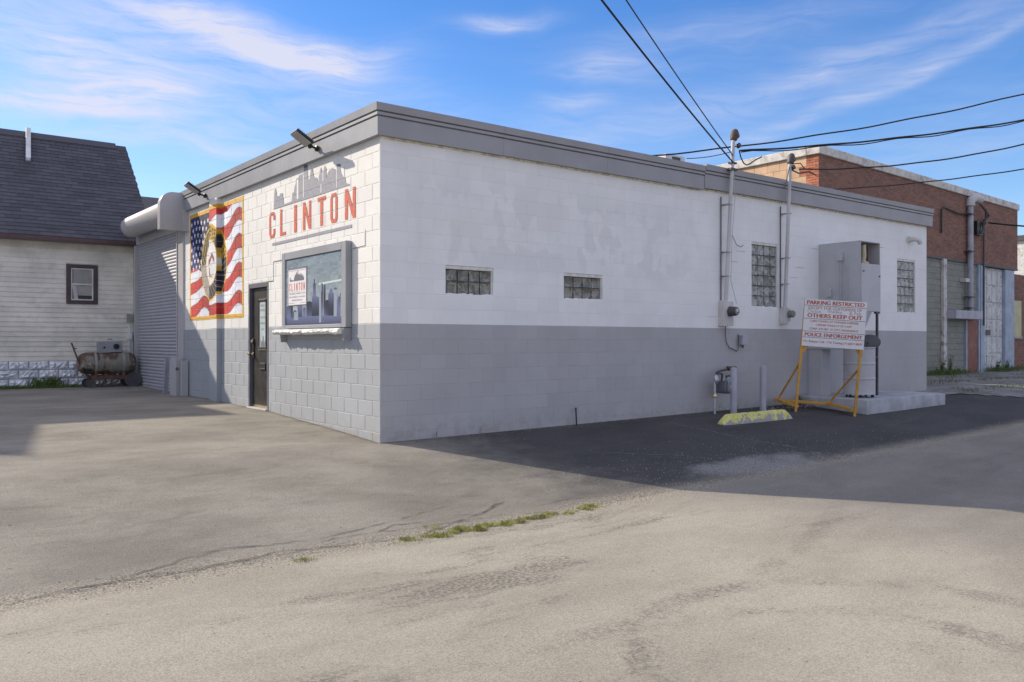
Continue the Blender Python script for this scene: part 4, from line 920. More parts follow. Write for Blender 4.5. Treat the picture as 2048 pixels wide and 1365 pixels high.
# ------------------------------------------------------------------ parking sign on yellow stand
A = Vector((8.105, -.726, Gz(8.105, -.726))); B = Vector((8.749, -1.499, Gz(8.749, -1.499)))
TL = Vector((8.221, -.865, 2.089)); TR = Vector((8.894, -1.673, 2.007)); BR = Vector((8.846, -1.615, 1.168)); BLc = Vector((8.171, -.805, 1.238))
ux = ((TR - TL) + (BR - BLc)).normalized(); nf = ux.cross(Vector((0, 0, 1))).normalized()
if nf.dot(CAM - A) < 0: nf = -nf
uz = nf.cross(ux).normalized(); 
if uz.z < 0: uz = -uz
PS = thing('parking_sign', tuple(A), 'white PARKING RESTRICTED sign board on a yellow steel stand, leaning slightly', 'sign')
def SP(u, v, d): return BLc + ux * u + uz * v + nf * d
wS = ((TR - TL).length + (BR - BLc).length) / 2; hS = ((TL - BLc).length + (TR - BR).length) / 2
b = MB(); b.prism([(0, 0), (wS, 0), (wS, hS), (0, hS)], SP, 0.0, .014); bd_ = b.build('board', 'sign_white', PS, smooth=0)
b = MB()
for v in (.865, .585, .315, .185): b.prism([(.004, hS * v), (wS - .004, hS * v), (wS - .004, hS * v + .007), (.004, hS * v + .007)], SP, .0145, .0155)
b.build('divider', 'print_black', bd_, smooth=0)
TP = lambda u, v, d: SP(u * wS, v * hS, .0155 + d)
for t_, a_ in (('PARKING RESTRICTED', (.04, .96, .892, .975, TP, .0045)), ('OTHERS KEEP OUT', (.06, .94, .615, .70, TP, .005)), ('POLICE ENFORGEMENT', (.04, .96, .212, .29, TP, .004))):
    b = MB(); put_text(b, t_, *a_); tag(b.build('lettering', 'print_red', bd_, smooth=0), 'bold red words ' + t_)
b = MB(); put_text(b, 'EXCEPT FOR CUSTOMERS OF', .07, .93, .79, .85, TP, .0015)
put_text(b, 'CARS TOWED AT OWNERS EXPENSE', .11, .89, .52, .563, TP, .002); put_text(b, 'UNDER PENALTY OF LAW', .22, .78, .442, .483, TP, .002); put_text(b, 'CHAP. 479-SEC. IV CITY ORDINANCE', .11, .89, .355, .4, TP, .002); put_text(b, 'For Release Call - 716 Towing (716)877-8697', .025, .975, .07, .13, TP, .002)
b.build('small_lettering', 'print_redlight', bd_, smooth=0)
b = MB(); put_text(b, 'Clinton', .055, .27, .712, .785, TP); put_text(b, 'Welding', .38, .61, .712, .785, TP); put_text(b, '& Fab', .73, .92, .712, .785, TP); b.build('handwriting', 'print_grey', bd_, smooth=0)
def bar(b, p, q, w=.045, d=.04):
    p, q = Vector(p), Vector(q); z = (q - p); Lb = z.length; z.normalize(); x = z.cross(nf).normalized(); y = z.cross(x)
    M = Matrix.Translation(p) @ Matrix((x, y, z)).transposed().to_4x4(); b.box(-w / 2, w / 2, -d / 2, d / 2, 0, Lb, M)
tl_ = SP(.02, hS - .01, -.025); bl2 = A + UP * .0; tr_ = SP(wS - .03, hS - .02, -.025)
b = MB(); bar(b, A, tl_); b.build('upright', 'yellow_frame', PS, bevel=.003)
b = MB(); bar(b, B, tr_); b.build('upright', 'yellow_frame', PS, bevel=.003)
A2 = Vector((8.37, -.16, Gz(8.37, -.16))); B2 = Vector((8.95, -.86, Gz(8.95, -.86)))
for p, q in ((A, A2), (B, B2)):
    b = MB(); bar(b, p + UP * .11, q + UP * .12, .05, .14); b.build('skid', 'yellow_frame', PS, bevel=.003)
for p, q in ((A, A2), (B, B2)):
    up_ = p + (tl_ - A) * .44 if p is A else p + (tr_ - B) * .42
    b = MB(); bar(b, q + UP * .12, up_, .035, .02); b.build('brace', 'yellow_frame', PS, bevel=.002)
b = MB(); bar(b, A2 + UP * .12, B2 + UP * .12, .05, .14); b.build('cross_beam', 'yellow_frame', PS, bevel=.003)
for u, sg in ((.02, 1), (wS - .03, -1)):
    b = MB(); b.prism([(u - .02 * sg, -.13), (u - .02 * sg, .0), (u + .11 * sg, .0), (u + .02 * sg, -.13)], SP, -.03, -.022); b.build('gusset', 'yellow_frame', PS)

# ------------------------------------------------------------------ small things on and by the building
WV = thing('wall_vent', (13.71, -.05, 3.61), 'small white elbow vent high on the wall near its far end', 'vent')
b = MB(); b.lathe([(.09, 0), (.09, .02)], (13.6, -.001, 3.63), (0, -1, 0), 16); b.tube([(13.62, -.0, 3.63), (13.64, -.1, 3.64), (13.72, -.17, 3.62), (13.78, -.19, 3.54)], .055, 14); b.build('elbow', 'meter_grey', WV)
RU = thing('rooftop_unit', (7.2, 4.4, 4.33), 'small slatted metal air unit showing above the roof edge', 'air unit')
c0 = hit(1338, 340, (0, 4, 0), (0, 1, 0)); c1 = hit(1370, 340, (0, 4, 0), (0, 1, 0)); ztop = hit(1355, 316, (0, 4, 0), (0, 1, 0)).z
b = MB(); b.box(c0.x - .1, c1.x, 4, 4.9, 4.33, ztop + .05); b.build('casing', 'aluminium', RU, bevel=.01)
b = MB()
for i in range(9): xx_ = c0.x + .12 + (c1.x - c0.x - .3) * i / 9; b.box(xx_, xx_ + .03, 3.985, 3.999, 4.5, ztop)
b.build('louver', 'dark_grey', RU)
VP = thing('roof_vent_pipe', (6.4, .45, 4.3), 'black bent conduit end poking above the roof edge left of the tall mast', 'conduit')
b = MB(); q0 = hit(1397, 350, (0, .5, 0), (0, 1, 0)); q1 = hit(1399, 334, (0, .5, 0), (0, 1, 0)); q2 = hit(1405, 332, (0, .5, 0), (0, 1, 0))
b.tube([(q0.x, .5, 4.2), q0, q1, q2], .022, 8); b.build('pipe', 'black_metal', VP)
GR = thing('ground_rod', (3.35, -.1, .03), 'thin rusty rod standing in the asphalt against the grey wall', 'rod')
b = MB(); b.tube([(3.35, -.08, 0), (3.35, -.06, .29)], .011, 8); b.build('rod', 'black_metal', GR); b = MB(); b.lathe([(.016, 0), (.016, .03)], (3.35, -.06, .27), (0, 0, 1), 8); b.build('clamp', 'rust', GR)
# door guard: leaning channel and painted box at the foot of the shutter guide
DG = thing('shutter_guard', (-.15, 8.5, .2), 'pale grey metal guard box with leaning channel at the foot of the shutter', 'guard')
b = MB(); b.box(-.24, -.1, 8.12, 8.5, .18, .96); b.build('guard_box', 'hood_paint', DG, bevel=.01)
b = MB(); b.lathe([(.035, 0), (.03, .004)], (-.20, 8.119, .75), (0, -1, 0), 14); b.build('hole', 'frame_grey', DG)
b = MB(); M = Matrix.Translation((-.30, 8.62, .16)) @ Matrix.Rotation(rad(4), 4, 'Y') @ Matrix.Rotation(rad(-3), 4, 'X'); b.box(-.05, .05, -.015, .015, 0, .84, M); b.box(-.05, -.03, -.05, .015, 0, .84, M); b.build('channel', 'bollard_paint', DG)
b = MB(); b.box(-.16, -.02, 7.97, 8.03, .18, .92); b.build('angle_iron', 'hood_paint', DG, bevel=.004)

# ------------------------------------------------------------------ clapboard house at left
HY = 12.42
HS = thing('clapboard_house', (-3, HY, .25), 'cream clapboard house with dark shingle roof behind the roll-up shutter', 'house')
b = MB(); b.box(-12, .0, HY, HY + 5.0, .1, 3.74); b.box(.0, .4, HY + .05, HY + 5, .1, 3.74); b.build('wall', 'siding', HS)
WX0, WX1, WZ0, WZ1 = -1.47, -.82, 2.20, 3.13
bh = .1; exp_ = .113; z = .86; i = 0; proto = {}
def board(xa, xb, z, hh):
    b = MB(); b.v = [Vector(p) for p in [(xa, HY - .024, z), (xb, HY - .024, z), (xb, HY - .006, z + hh + .012), (xa, HY - .006, z + hh + .012), (xa, HY, z), (xb, HY, z)]]
    b.f = [(0, 1, 2, 3), (0, 4, 5, 1)]; b.build('clapboard', 'siding', HS, smooth=0)
while z < 3.66:
    hh = min(exp_, 3.72 - z); cuts = [-9.5, random.uniform(-6, -3.6), random.uniform(-2.6, -1.6) if i % 3 else -3.0, -.012]
    if i % 2 == 0: cuts.pop(2)
    for a, c in zip(cuts, cuts[1:]):
        rs = [(a + .0015, c - .0015, z, z + hh)]; rs = [q for r in rs for q in subtract(r, (WX0 - .02, WX1 + .02, WZ0 - .02, WZ1 + .02))]
        for r in rs:
            if r[3] - r[2] > hh - .001: board(r[0], r[1], z, hh)
            elif r[3] - r[2] > .03: board(r[0], r[1], r[2], r[3] - r[2])
    z += exp_; i += 1
b = MB(); b.box(-9.5, 0, HY - .05, HY, 3.60, 3.70); b.build('frieze', 'siding', HS)
# window
b = MB(); b.box(WX0, WX1, HY - .012, HY + .1, WZ0, WZ1); wn = b.build('window', 'interior_dark', HS, smooth=0); tag(wn, 'small sash window with brown trim and blinds')
t = .085; b = MB(); b.box(WX0 - .01, WX0 + t, HY - .05, HY - .013, WZ0, WZ1); b.box(WX1 - t, WX1 + .01, HY - .05, HY - .013, WZ0, WZ1); b.box(WX0 + t, WX1 - t, HY - .05, HY - .013, WZ1 - t, WZ1); b.box(WX0 + t, WX1 - t, HY - .055, HY - .013, WZ0, WZ0 + t); b.build('trim', 'brown_trim', wn, bevel=.004)
f_ = .028; a0_, a1_, b0_, b1_ = WX0 + t, WX1 - t, WZ0 + t, WZ1 - t; mid_ = (b0_ + b1_) / 2
b = MB(); b.box(a0_, a0_ + f_, HY - .035, HY - .013, b0_, b1_); b.box(a1_ - f_, a1_, HY - .035, HY - .013, b0_, b1_); b.box(a0_ + f_, a1_ - f_, HY - .035, HY - .013, b1_ - f_, b1_); b.box(a0_ + f_, a1_ - f_, HY - .035, HY - .013, b0_, b0_ + f_); b.box(a0_ + f_, a1_ - f_, HY - .038, HY - .013, mid_ - .018, mid_ + .018); b.build('sash', 'white_vinyl', wn, bevel=.003)
b = MB(); zz = b0_ + .12
while zz < b1_ - .04: b.box(a0_ + .05, a1_ - f_, HY - .0195, HY - .0135, zz, zz + .017); zz += .026
tag(b.build('blinds', 'blind', wn, smooth=0), kind='stuff')
b = MB(); b.face([(a0_ + .06, HY - .0215, b0_ + f_), (a0_ + .16, HY - .0215, b0_ + f_), (a0_ + .09, HY - .0215, mid_ - .02), (a0_ + .03, HY - .0215, mid_ - .02)]); b.build('curtain', 'pink_white', wn, smooth=0)
# eave, gutter, roof
sl_ = math.atan2(2.9, 2.9); EY, EZ, RY, RZ = HY - .37, 3.75, HY + 2.53, 6.65
b = MB(); b.prism([(HY - .36, 3.60), (HY - .28, 3.60), (HY - .25, 3.72), (HY - .38, 3.72)], lambda u, v, d: (d, u, v), -12.4, .30); b.build('gutter', 'gutter', HS, bevel=.008)
b = MB(); b.prism([(HY - .245, 3.66), (HY + .01, 3.70), (HY + .01, 3.73), (HY - .245, 3.73)], lambda u, v, d: (d, u, v), -12.4, .36); b.build('soffit', 'brown_trim', HS)
b = MB(); b.prism([(EY, EZ - .04), (RY, RZ - .03), (RY, RZ - .14), (EY, EZ - .13)], lambda u, v, d: (d, u, v), -12.4, .41); b.prism([(RY, RZ - .03), (RY + 2.9, EZ - .04), (RY + 2.9, EZ - .13), (RY, RZ - .14)], lambda u, v, d: (d, u, v), -12.4, .41); b.build('roof', 'brown_trim', HS)
b = MB(); b.prism([(EY + .3, EZ), (RY, RZ - .15), (RY + 2.6, EZ)], lambda u, v, d: (d, u, v), .0, .36); b.build('gable', 'siding', HS)
sdirv = Vector((0, RY - EY, RZ - EZ)); SL = sdirv.length; sdirv.normalize(); sn = Vector((0, -sdirv.z, sdirv.y))
rowh = .138; sw = .31; nrow = int(SL / rowh)
def shingle_geo(w):
    b = MB(); z0s = 0.006
    P = [(0, 0, .014), (w, 0, .014), (w, rowh + .02, .002), (0, rowh + .02, .002)]; Q = [(0, 0, 0), (w, 0, 0)]
    f = lambda p: Vector((p[0], 0, 0)) + sdirv * p[1] + sn * p[2]
    b.v = [f(p) for p in P + Q]; b.f = [(0, 1, 2, 3), (0, 4, 5, 1)]; return b
cand = []
for r_ in range(nrow):
    x = .42 - (sw / 2 if r_ % 2 else 0) - random.uniform(0, .05)
    if r_ % 2: cand.append((x, .42 - x, r_))
    while x > -12.2:
        w_ = sw; x -= w_; cand.append((x, w_, r_))
ev = Vector((0, EY, EZ - .03)); vis = []; rst = []
for x, w_, r_ in cand:
    p = ev + Vector((x, 0, 0)) + sdirv * (r_ * rowh); d, X, Y = appar(p + Vector((w_ / 2, 0, 0)))
    (vis if X > -12 else rst).append((d, x, w_, r_, p))
vis.sort(key=lambda q: q[0]); rst += vis[300:]; vis = vis[:300]; sc_ = {}
for d, x, w_, r_, p in vis:
    kk = round(w_, 2)
    if kk not in sc_: sc_[kk] = shingle_geo(w_ - .006).build('shingle', 'shingle', None, (0, 0, 0), smooth=0); o = sc_[kk]; o.parent = HS; o.location = p - rootloc(HS)
    else: inst(sc_[kk], HS, p + sn * random.uniform(0, .003))
RS = {}
for d, x, w_, r_, p in rst:
    R = RS.setdefault(random.randrange(3), MB()); b = shingle_geo(w_ - .006); n = len(R.v); R.v += [q + p for q in b.v]; R.f += [tuple(n + i for i in f) for f in b.f]
for R in RS.values(): tag(R.build('shingle_rows', 'shingle', HS, smooth=0), kind='stuff')
b = MB(); b.prism([(RY - .16, RZ - .155), (RY, RZ + .02), (RY + .16, RZ - .155), (RY, RZ - .02)], lambda u, v, d: (d, u, v), -12.3, .15); b.build('ridge_cap', 'shingle', HS)
# white metal post with foot standing on the roof slope
def onroof(px, py): return hit(px, py, (0, EY, EZ), tuple(sn))
pa_, pb_ = onroof(56, 262), onroof(56, 322); b = MB(); w_ = .055
b.prism([(-w_, 0), (w_, 0), (w_, (pa_ - pb_).length), (-w_, (pa_ - pb_).length)], lambda u, v, d: pb_ + Vector((u, 0, 0)) + (pa_ - pb_).normalized() * v + sn * (.04 + d), 0, .05); b.build('roof_bracket', 'white_vinyl', HS, bevel=.006)
b = MB(); b.lathe([(.06, 0), (.06, .05), (.03, .09)], pb_ + sn * .0, (0, -.6, .7), 12); b.tube([pb_ + sn * .06, pb_ - sdirv * .09 + sn * .04], .04, 10); b.build('bracket_foot', 'galv', HS)
# foundation of rock-faced blocks
b = MB(); b.box(-12, -.0, HY - .012, HY + .1, .0, .86); b.build('foundation', 'foundation_joint', HS, smooth=0)
def rock(w, h):
    nx, nz_ = 9, 5; b = MB(); sd = random.random() * 99
    for j in range(nz_ + 1):
        for i in range(nx + 1):
            u, v = i / nx, j / nz_; e = min(u, 1 - u, v, 1 - v); d = 0 if e < .01 else .018 + .055 * random.random() * min(1, e * 5)
            b.v.append(Vector((.01 + u * (w - .02), -d - .006, .007 + v * (h - .014))))
    for j in range(nz_):
        for i in range(nx): a = j * (nx + 1) + i; b.f.append((a, a + 1, a + nx + 2, a + nx + 1))
    return b.build('foundation_block', 'rockface', None, (0, 0, 0), smooth=0)
rp = [rock(.4064, .2) for _ in range(5)]; used = set(); k_ = 0
for r_ in range(4):
    x = -.02 - (.2 if r_ % 2 else 0)
    while x > -5.5:
        x -= .4064; o = rp[k_ % 5]; k_ += 1; p = Vector((x, HY - .012, .05 + r_ * .203))
        if o.name not in used: used.add(o.name); o.parent = HS; o.location = p - rootloc(HS)
        else: inst(o, HS, p)
# rear lower roof of the house
RW = MB(); RW.prism([(HY + 2.2, 4.2), (17, 5.64), (19.5, 4.2)], lambda u, v, d: (d, u, v), -2, 4.3); RW.build('rear_roof', 'shingle', HS)
b = MB(); b.box(-2, 4.2, HY + 5.0, 19.3, 0, 4.25); b.build('rear_wall', 'siding', HS)
EM = thing('house_meter', (-.1, HY - .05, 1.9), 'small weathered electric box on the clapboards by the shutter jamb', 'electric box')
b = MB(); b.box(-.16, -.05, HY - .11, HY - .025, 1.78, 1.98); b.build('box', 'tank_pale', EM, bevel=.005)
b = MB(); b.tube([(-.11, HY - .06, 1.78), (-.11, HY - .06, .9)], .014, 6); b.box(-.15, -.06, HY - .1, HY - .025, 1.36, 1.52); b.build('conduit', 'white_vinyl', EM)
# neighbouring tall house whose gable throws the shadow at far left (stands outside the frame)
NH = thing('gabled_house', (-12, 15, .2), 'tall cream house beyond the left edge of the lot', 'house')
b = MB(); b.prism([(-7.25, .1), (-7.25, 8.0), (-9.8, 7.93), (-11.75, 9.6), (-16.2, 5.6), (-16.2, .1)], lambda u, v, d: (u, d, v), 15.3, 22); b.build('wall', 'siding', NH)
b = MB(); b.prism([(-7.1, 8.08), (-9.78, 8.02), (-11.75, 9.72), (-16.5, 5.4), (-16.5, 5.3), (-11.75, 9.6), (-9.8, 7.94), (-7.1, 8.0)], lambda u, v, d: (u, d, v), 15.0, 22.3); b.build('roof', 'shingle', NH)

# ------------------------------------------------------------------ old compressor tank on a cart
TK = thing('rusty_tank_cart', (-.75, 11.9, .25), 'rusty tank on a wheeled cart with grey gauge box, left of the shutter', 'tank')
R_ = .255; prof = [(.01, 0), (.1, .012), (.18, .05), (.23, .11), (R_, .2)] + [(R_, t) for t in np.linspace(.3, 1.08, 8)] + [(.24, 1.18), (.18, 1.25), (.01, 1.30)]
b = MB(); b.lathe(prof, (-1.37, 11.85, .80), (1, 0, 0), 32); tb = b.build('tank', 'tank_paint', TK, smooth=60)
for x in (-1.02, -.42):
    b = MB(); b.lathe([(R_ + .002, 0), (R_ + .012, .002), (R_ + .012, .05), (R_ + .002, .052)], (x, 11.85, .80), (1, 0, 0), 32); b.build('band', 'tank_pale', TK)
    b = MB(); b.box(x - .01, x + .06, 11.62, 12.0, .50, .60); b.build('saddle', 'rust', TK)
b = MB(); b.box(-1.1, -.1, 11.60, 11.64, .42, .52); b.box(-1.1, -.1, 12.0, 12.04, .42, .52); b.box(-1.1, -1.06, 11.64, 12.0, .42, .52); b.build('chassis', 'rust', TK, bevel=.004)
for x, r_ in ((-1.12, .10), (-.22, .17)):
    for y in (11.58, 12.06):
        b = MB(); b.lathe([(r_ * .72, -.02), (r_, -.025), (r_, .025), (r_ * .72, .02)], (x, y, Gz(x, y) + r_), (0, 1, 0), 22); wl = b.build('wheel', 'dark_grey', TK)
        b = MB(); b.lathe([(.03, -.03), (.03, .03)], (x, y, Gz(x, y) + r_), (0, 1, 0), 10)
        for q in range(5):
            a = q * 1.2566; b.tube([(x, y, Gz(x, y) + r_), (x + math.cos(a) * r_ * .8, y, Gz(x, y) + r_ + math.sin(a) * r_ * .8)], .01, 5)
        b.build('spoke', 'rust', wl)
b = MB(); M = Matrix.Translation((-.66, 11.84, 1.05)) @ Matrix.Rotation(rad(-3), 4, 'Y'); b.box(-.26, .26, -.1, .1, 0, .26, M); gb = b.build('gauge_box', 'galv', TK, bevel=.006); gb.data.materials[0] = simple('gauge_box_grey', (.33, .35, .37), .5, dirt=(.2, .16, .12), dirtamt=.5)
b = MB(); b.lathe([(.065, 0), (.065, .02), (.05, .02), (.05, .008)], (-.54, 11.74, 1.19), (0, -1, 0), 20); b.build('gauge', 'black_metal', gb)
b = MB(); b.lathe([(.025, 0), (.02, .02)], (-.80, 11.74, 1.17), (0, -1, 0), 10); b.build('port', 'black_metal', gb)
b = MB(); b.tube([(-.66 + .04 * math.cos(a), 11.8, 1.33 + .04 * math.sin(a)) for a in np.linspace(0, math.pi, 9)], .008, 6); b.build('lifting_eye', 'rust', gb)
b = MB(); b.tube([(-1.12, 11.7, .42), (-1.32, 11.7, .75), (-1.5, 11.7, 1.28)], .018, 8); b.tube([(-1.46, 11.7, 1.16), (-1.40, 11.66, 1.14)], .012, 6); b.build('drawbar', 'rust', TK)
b = MB()
for i in range(4): b.tube([(-1.3 + .02 * i, 11.64, .68 - .035 * i), (-1.08, 11.62, .67 - .035 * i)], .012, 6)
b.build('cooling_tube', 'black_metal', TK)

# ------------------------------------------------------------------ brick building at right
BB = thing('brick_building', (19, 4.2, .1), 'larger red brick building with pale coping behind the far end of the white wall', 'building')
def fw(s, d, z): return FP + FD * s - FN * d * 1.0 + UP * z       # s along the face, d inwards
def FT(u, v, d): return fw(u, d, v)
SC, SE = -7.14, 8.58; ZT = 6.6
b = MB(); b.prism([(SC, 4.22), (SE, 4.22), (SE, ZT), (SC, ZT)], FT, 0, .019); b.build('wall', 'red_brick', BB, smooth=0)
b = MB(); b.prism([(SC + .9, 4.22), (SE - .01, 4.22), (SE - .01, ZT - .01), (SC + .9, ZT - .01)], FT, .02, 10); b.build('core', 'interior_dark', BB, smooth=0)
for s0, s1 in ((SC, 4.62), ):
    b = MB(); b.prism([(s0, -.2), (s1, -.2), (s1, 4.219), (s0, 4.219)], FT, .05, .6); b.build('wall', 'green_block', BB, smooth=0)
b = MB(); b.prism([(4.6, -.2), (SE, -.2), (SE, 4.21), (4.6, 4.21)], FT, .5, .7); b.build('wall', 'interior_dark', BB)
b = MB(); b.prism([(SC - .02, 4.16), (SE, 4.16), (SE, 4.23), (SC - .02, 4.23)], FT, -.02, .3); b.build('lintel', 'dark_grey', BB)
# coping: front run and side run
b = MB(); b.prism([(SC - .06, ZT + .001), (SE + .05, ZT + .001), (SE + .05, ZT + .25), (SC - .06, ZT + .25)], FT, -.06, .35); b.build('coping', 'coping', BB, bevel=.015)
cx_, cy_ = (FP + FD * SC).x, (FP + FD * SC).y
b = MB(); b.box(cx_ - .075, cx_ + .3, cy_ + .36, cy_ + 10, ZT + .001, ZT + .25); b.build('coping', 'coping', BB, bevel=.015)
# sunlit side: tan blocks with brick quoins
b = MB(); b.box(cx_ + .012, cx_ + .3, cy_ + .035, cy_ + 10, 3.5, ZT); b.build('wall', 'tan_mortar', BB, smooth=0)
def facebox(w, h, mat, nm, e=.004):
    b = MB(); b.v = [Vector((0, u, v)) for u, v in ((e, e), (w - e, e), (w - e, h - e), (e, h - e))] + [Vector((.02, u, v)) for u, v in ((e, e), (w - e, e), (w - e, h - e), (e, h - e))]
    b.f = [(0, 1, 2, 3)] + [(i, (i + 1) % 4, 4 + (i + 1) % 4, 4 + i) for i in range(4)]; return b.build(nm, mat, None, (0, 0, 0), smooth=0)
protos = {}
def place(w, h, mat, nm, x, y, z):
    kk = (round(w, 3), round(h, 3), nm)
    if kk not in protos: protos[kk] = facebox(w, h, mat, nm); o = protos[kk]; o.parent = BB; o.location = Vector((x, y, z)) - rootloc(BB)
    else: inst(protos[kk], BB, (x, y, z))
th = .283; r_ = 0; z = ZT - th
while z > 4.6:
    ql = .62 if r_ % 2 else .40
    y = cy_ + ql; first_ = True
    while y < cy_ + 9:
        w_ = .44; place(w_, th, 'tan_block', 'tile_block', cx_ - random.uniform(0, .003), y, z); y += w_
    bz = th / 4
    for q in range(4):
        yb_ = cy_ + .002; wq = [.1, .2, .2, .2] if q % 2 else [.2, .2, .2]; acc = 0
        for w_ in wq:
            w2 = min(w_, ql - acc)
            if w2 > .03: place(w2, bz, 'quoin_brick', 'brick', cx_ - .002 - random.uniform(0, .004), yb_ + acc, z + q * bz)
            acc += w_
            if acc >= ql: break
    z -= th; r_ += 1
# fittings on the shaded front
b = MB(); b.prism([(1.24, .05), (1.50, .05), (1.50, 4.18), (1.24, 4.18)], FT, -.06, .049); b.build('column', 'pink_white', BB, bevel=.01)
b = MB(); P_ = lambda s, z, d=-.12: fw(s, d, z)
b.tube([P_(3.40, 2.38), P_(3.40, 6.25)], .10, 14); sp_ = b.build('duct_pipe', 'bollard_paint', BB)
b = MB(); b.tube([P_(3.40, 6.22), P_(3.42, 6.42), P_(3.6, 6.55, -.2), P_(3.95, 6.50, -.25)], .16, 14); b.build('pipe_hood', 'mast_paint', sp_)
b = MB()
for z in (5.9, 4.55, 2.9, 2.5): b = MB(); b.prism([(3.1, z), (3.55, z), (3.55, z + .04), (3.1, z + .04)], FT, -.24, -.01); b.build('strap', 'dark_grey', sp_)
b = MB(); b.prism([(1.52, 2.10), (3.95, 2.10), (3.95, 2.40), (1.52, 2.40)], FT, -.35, .0); b.build('door_canopy', 'bollard_paint', BB, bevel=.01)
b = MB(); b.prism([(3.4, .15), (4.42, .15), (4.42, 2.34), (3.4, 2.34)], FT, .0, .049); b.build('door', 'red_door', BB, bevel=.006)
b = MB(); b.prism([(4.44, .1), (4.55, .1), (4.55, 4.16), (4.44, 4.16)], FT, -.03, .049); b.build('post', 'blue_post', BB)
b = MB(); b.prism([(3.27, .1), (3.37, .1), (3.37, 2.08), (3.27, 2.08)], FT, -.03, .049); b.build('post', 'blue_post', BB)
b = MB(); b.prism([(4.66, .1), (5.05, .1), (5.05, 4.15), (4.66, 4.15)], FT, -.03, .3); b.build('post', 'blue_post', BB, bevel=.01)
b = MB(); b.prism([(7.26, .1), (8.22, .1), (8.22, 4.14), (7.26, 4.14)], FT, .0, .4); b.build('pier', 'blue_post', BB, bevel=.01)
b = MB(); b.prism([(5.07, .1), (7.25, .1), (7.25, 4.14), (5.07, 4.14)], FT, .14, .18); gd = b.build('garage_door', 'peel_white', BB, smooth=0); tag(gd, 'white overhead door with peeling paint')
for r_ in range(6):
    for c_ in range(4):
        s0 = 5.12 + c_ * .535; z0 = .2 + r_ * .655; b = MB(); b.prism([(s0, z0), (s0 + .48, z0), (s0 + .48, z0 + .59), (s0, z0 + .59)], FT, .115, .139); b.build('door_panel', 'peel_white', gd, bevel=.012)
b = MB(); b.prism([(5.5, 1.55), (5.95, 1.55), (5.95, 1.75), (5.5, 1.75)], FT, .09, .114); b.build('handle', 'dark_grey', gd)
b = MB(); b.tube([P_(4.85, 1.9, -.06), P_(4.85, 5.9, -.06)], .03, 6); b.build('downpipe', 'dark_grey', BB)
b = MB(); pts_ = [P_(1.05, 5.05, -.05), P_(1.05, 5.85, -.05), P_(1.3, 5.98, -.05), P_(2.4, 5.88, -.05), P_(3.2, 5.9, -.05)]; b.tube(pts_, .03, 6); b.build('conduit', 'black_metal', BB)
b = MB(); b.prism([(4.0, 5.25), (4.55, 5.25), (4.55, 5.75), (4.0, 5.75)], FT, -.14, -.01)
for i in range(5): b.tube([P_(3.95, 6.4, -.2), P_(4.5 + .08 * i, 6.2 - .05 * i, -.25), P_(4.6 - .06 * i, 5.7, -.2), P_(4.2 + .05 * i, 5.3, -.2)], .025, 6)
b.build('cable_cluster', 'black_metal', BB)
b = MB(); b.prism([(2.9, 3.45), (3.25, 3.45), (3.25, 3.58), (2.9, 3.58)], FT, -.15, .049); b.build('lamp_box', 'meter_grey', BB)
# low brick annex beyond, and a pale building behind it
AX = thing('brick_annex', tuple(FP + FD * 9), 'low red brick annex at the right edge with a yellow window', 'building')
b = MB(); b.prism([(SE + .02, -.2), (SE + 8, -.2), (SE + 8, 4.1), (SE + .02, 4.1)], FT, .4, 6); b.build('wall', 'red_brick', AX, smooth=0)
b = MB(); b.prism([(9.0, 1.5), (10.2, 1.5), (10.2, 3.0), (9.0, 3.0)], FT, .37, .399); w1 = b.build('window', 'interior_dark', AX); w1.data.materials[0] = simple('window_yellow', (.42, .40, .2), .4)  # pane in plain yellow colour
b = MB(); b.prism([(8.95, 1.42), (10.25, 1.42), (10.25, 1.5), (8.95, 1.5)], FT, .33, .399); b.build('sill', 'concrete', w1)
FB = thing('distant_building', (55, 9, 0), 'small pale building far off past the brick building', 'building')
b = MB(); b.box(52, 60, 9.5, 16, -.5, 7.6); b.build('wall', 'peel_white', FB); b = MB(); b.box(51.8, 60.2, 9.3, 16.2, 7.6, 7.9); b.build('roof', 'dark_grey', FB)

# ------------------------------------------------------------------ wires
def sag(p, q, s, n=28, wob=0.0):
    p, q = Vector(p), Vector(q); o = []
    for i in range(n + 1):
        t = i / n; v = p.lerp(q, t); v.z -= s * 4 * t * (1 - t); v.z += wob * math.sin(t * 37 + 1) * (1 if 0 < i < n else 0); o.append(v)
    return o
def at(px, py, d): return CAM + FW * d + RT * ((px - 1024) / FPX * d) + UP * ((683 - py) / FPX * d)
def wire(pts, r, lab, mat='wire_black'):
    b = MB(); b.tube(pts, r, 6); o = b.build('overhead_wire', mat, None, tuple(pts[0]), smooth=60); tag(o, lab, 'wire', 'overhead wires')
W1 = Vector((7.0, -.2, 4.50)); W2 = Vector((7.0, -.2, 4.62))
def through(start, px, py, end, end_d):
    # the wire leaves the mast and ends far off past the street, passing the given sight line on its way
    return start, end
Ea = CAM + FW * -5 + RT * -7.4 + UP * 8.1; Eb = CAM + FW * -5 + RT * -6.7 + UP * 8.1
wire(sag(W1, Ea, .55, 40), .014, 'thicker of the two wires rising from the tall mast to the upper left')
wire(sag(W2, Eb, .45, 40), .009, 'thinner of the two wires rising from the tall mast to the upper left')
HM = Vector((7.10, -.25, 4.72))
wire(sag(HM, at(2300, 190, 17), .18, 40, .006), .016, 'heavy twisted wire running right from the tall mast')
wire(sag(HM + Vector((.05, 0, -.02)), at(2300, 191, 17.1), .19, 40, .02), .010, 'thin wire twisted along the heavy one right of the tall mast')
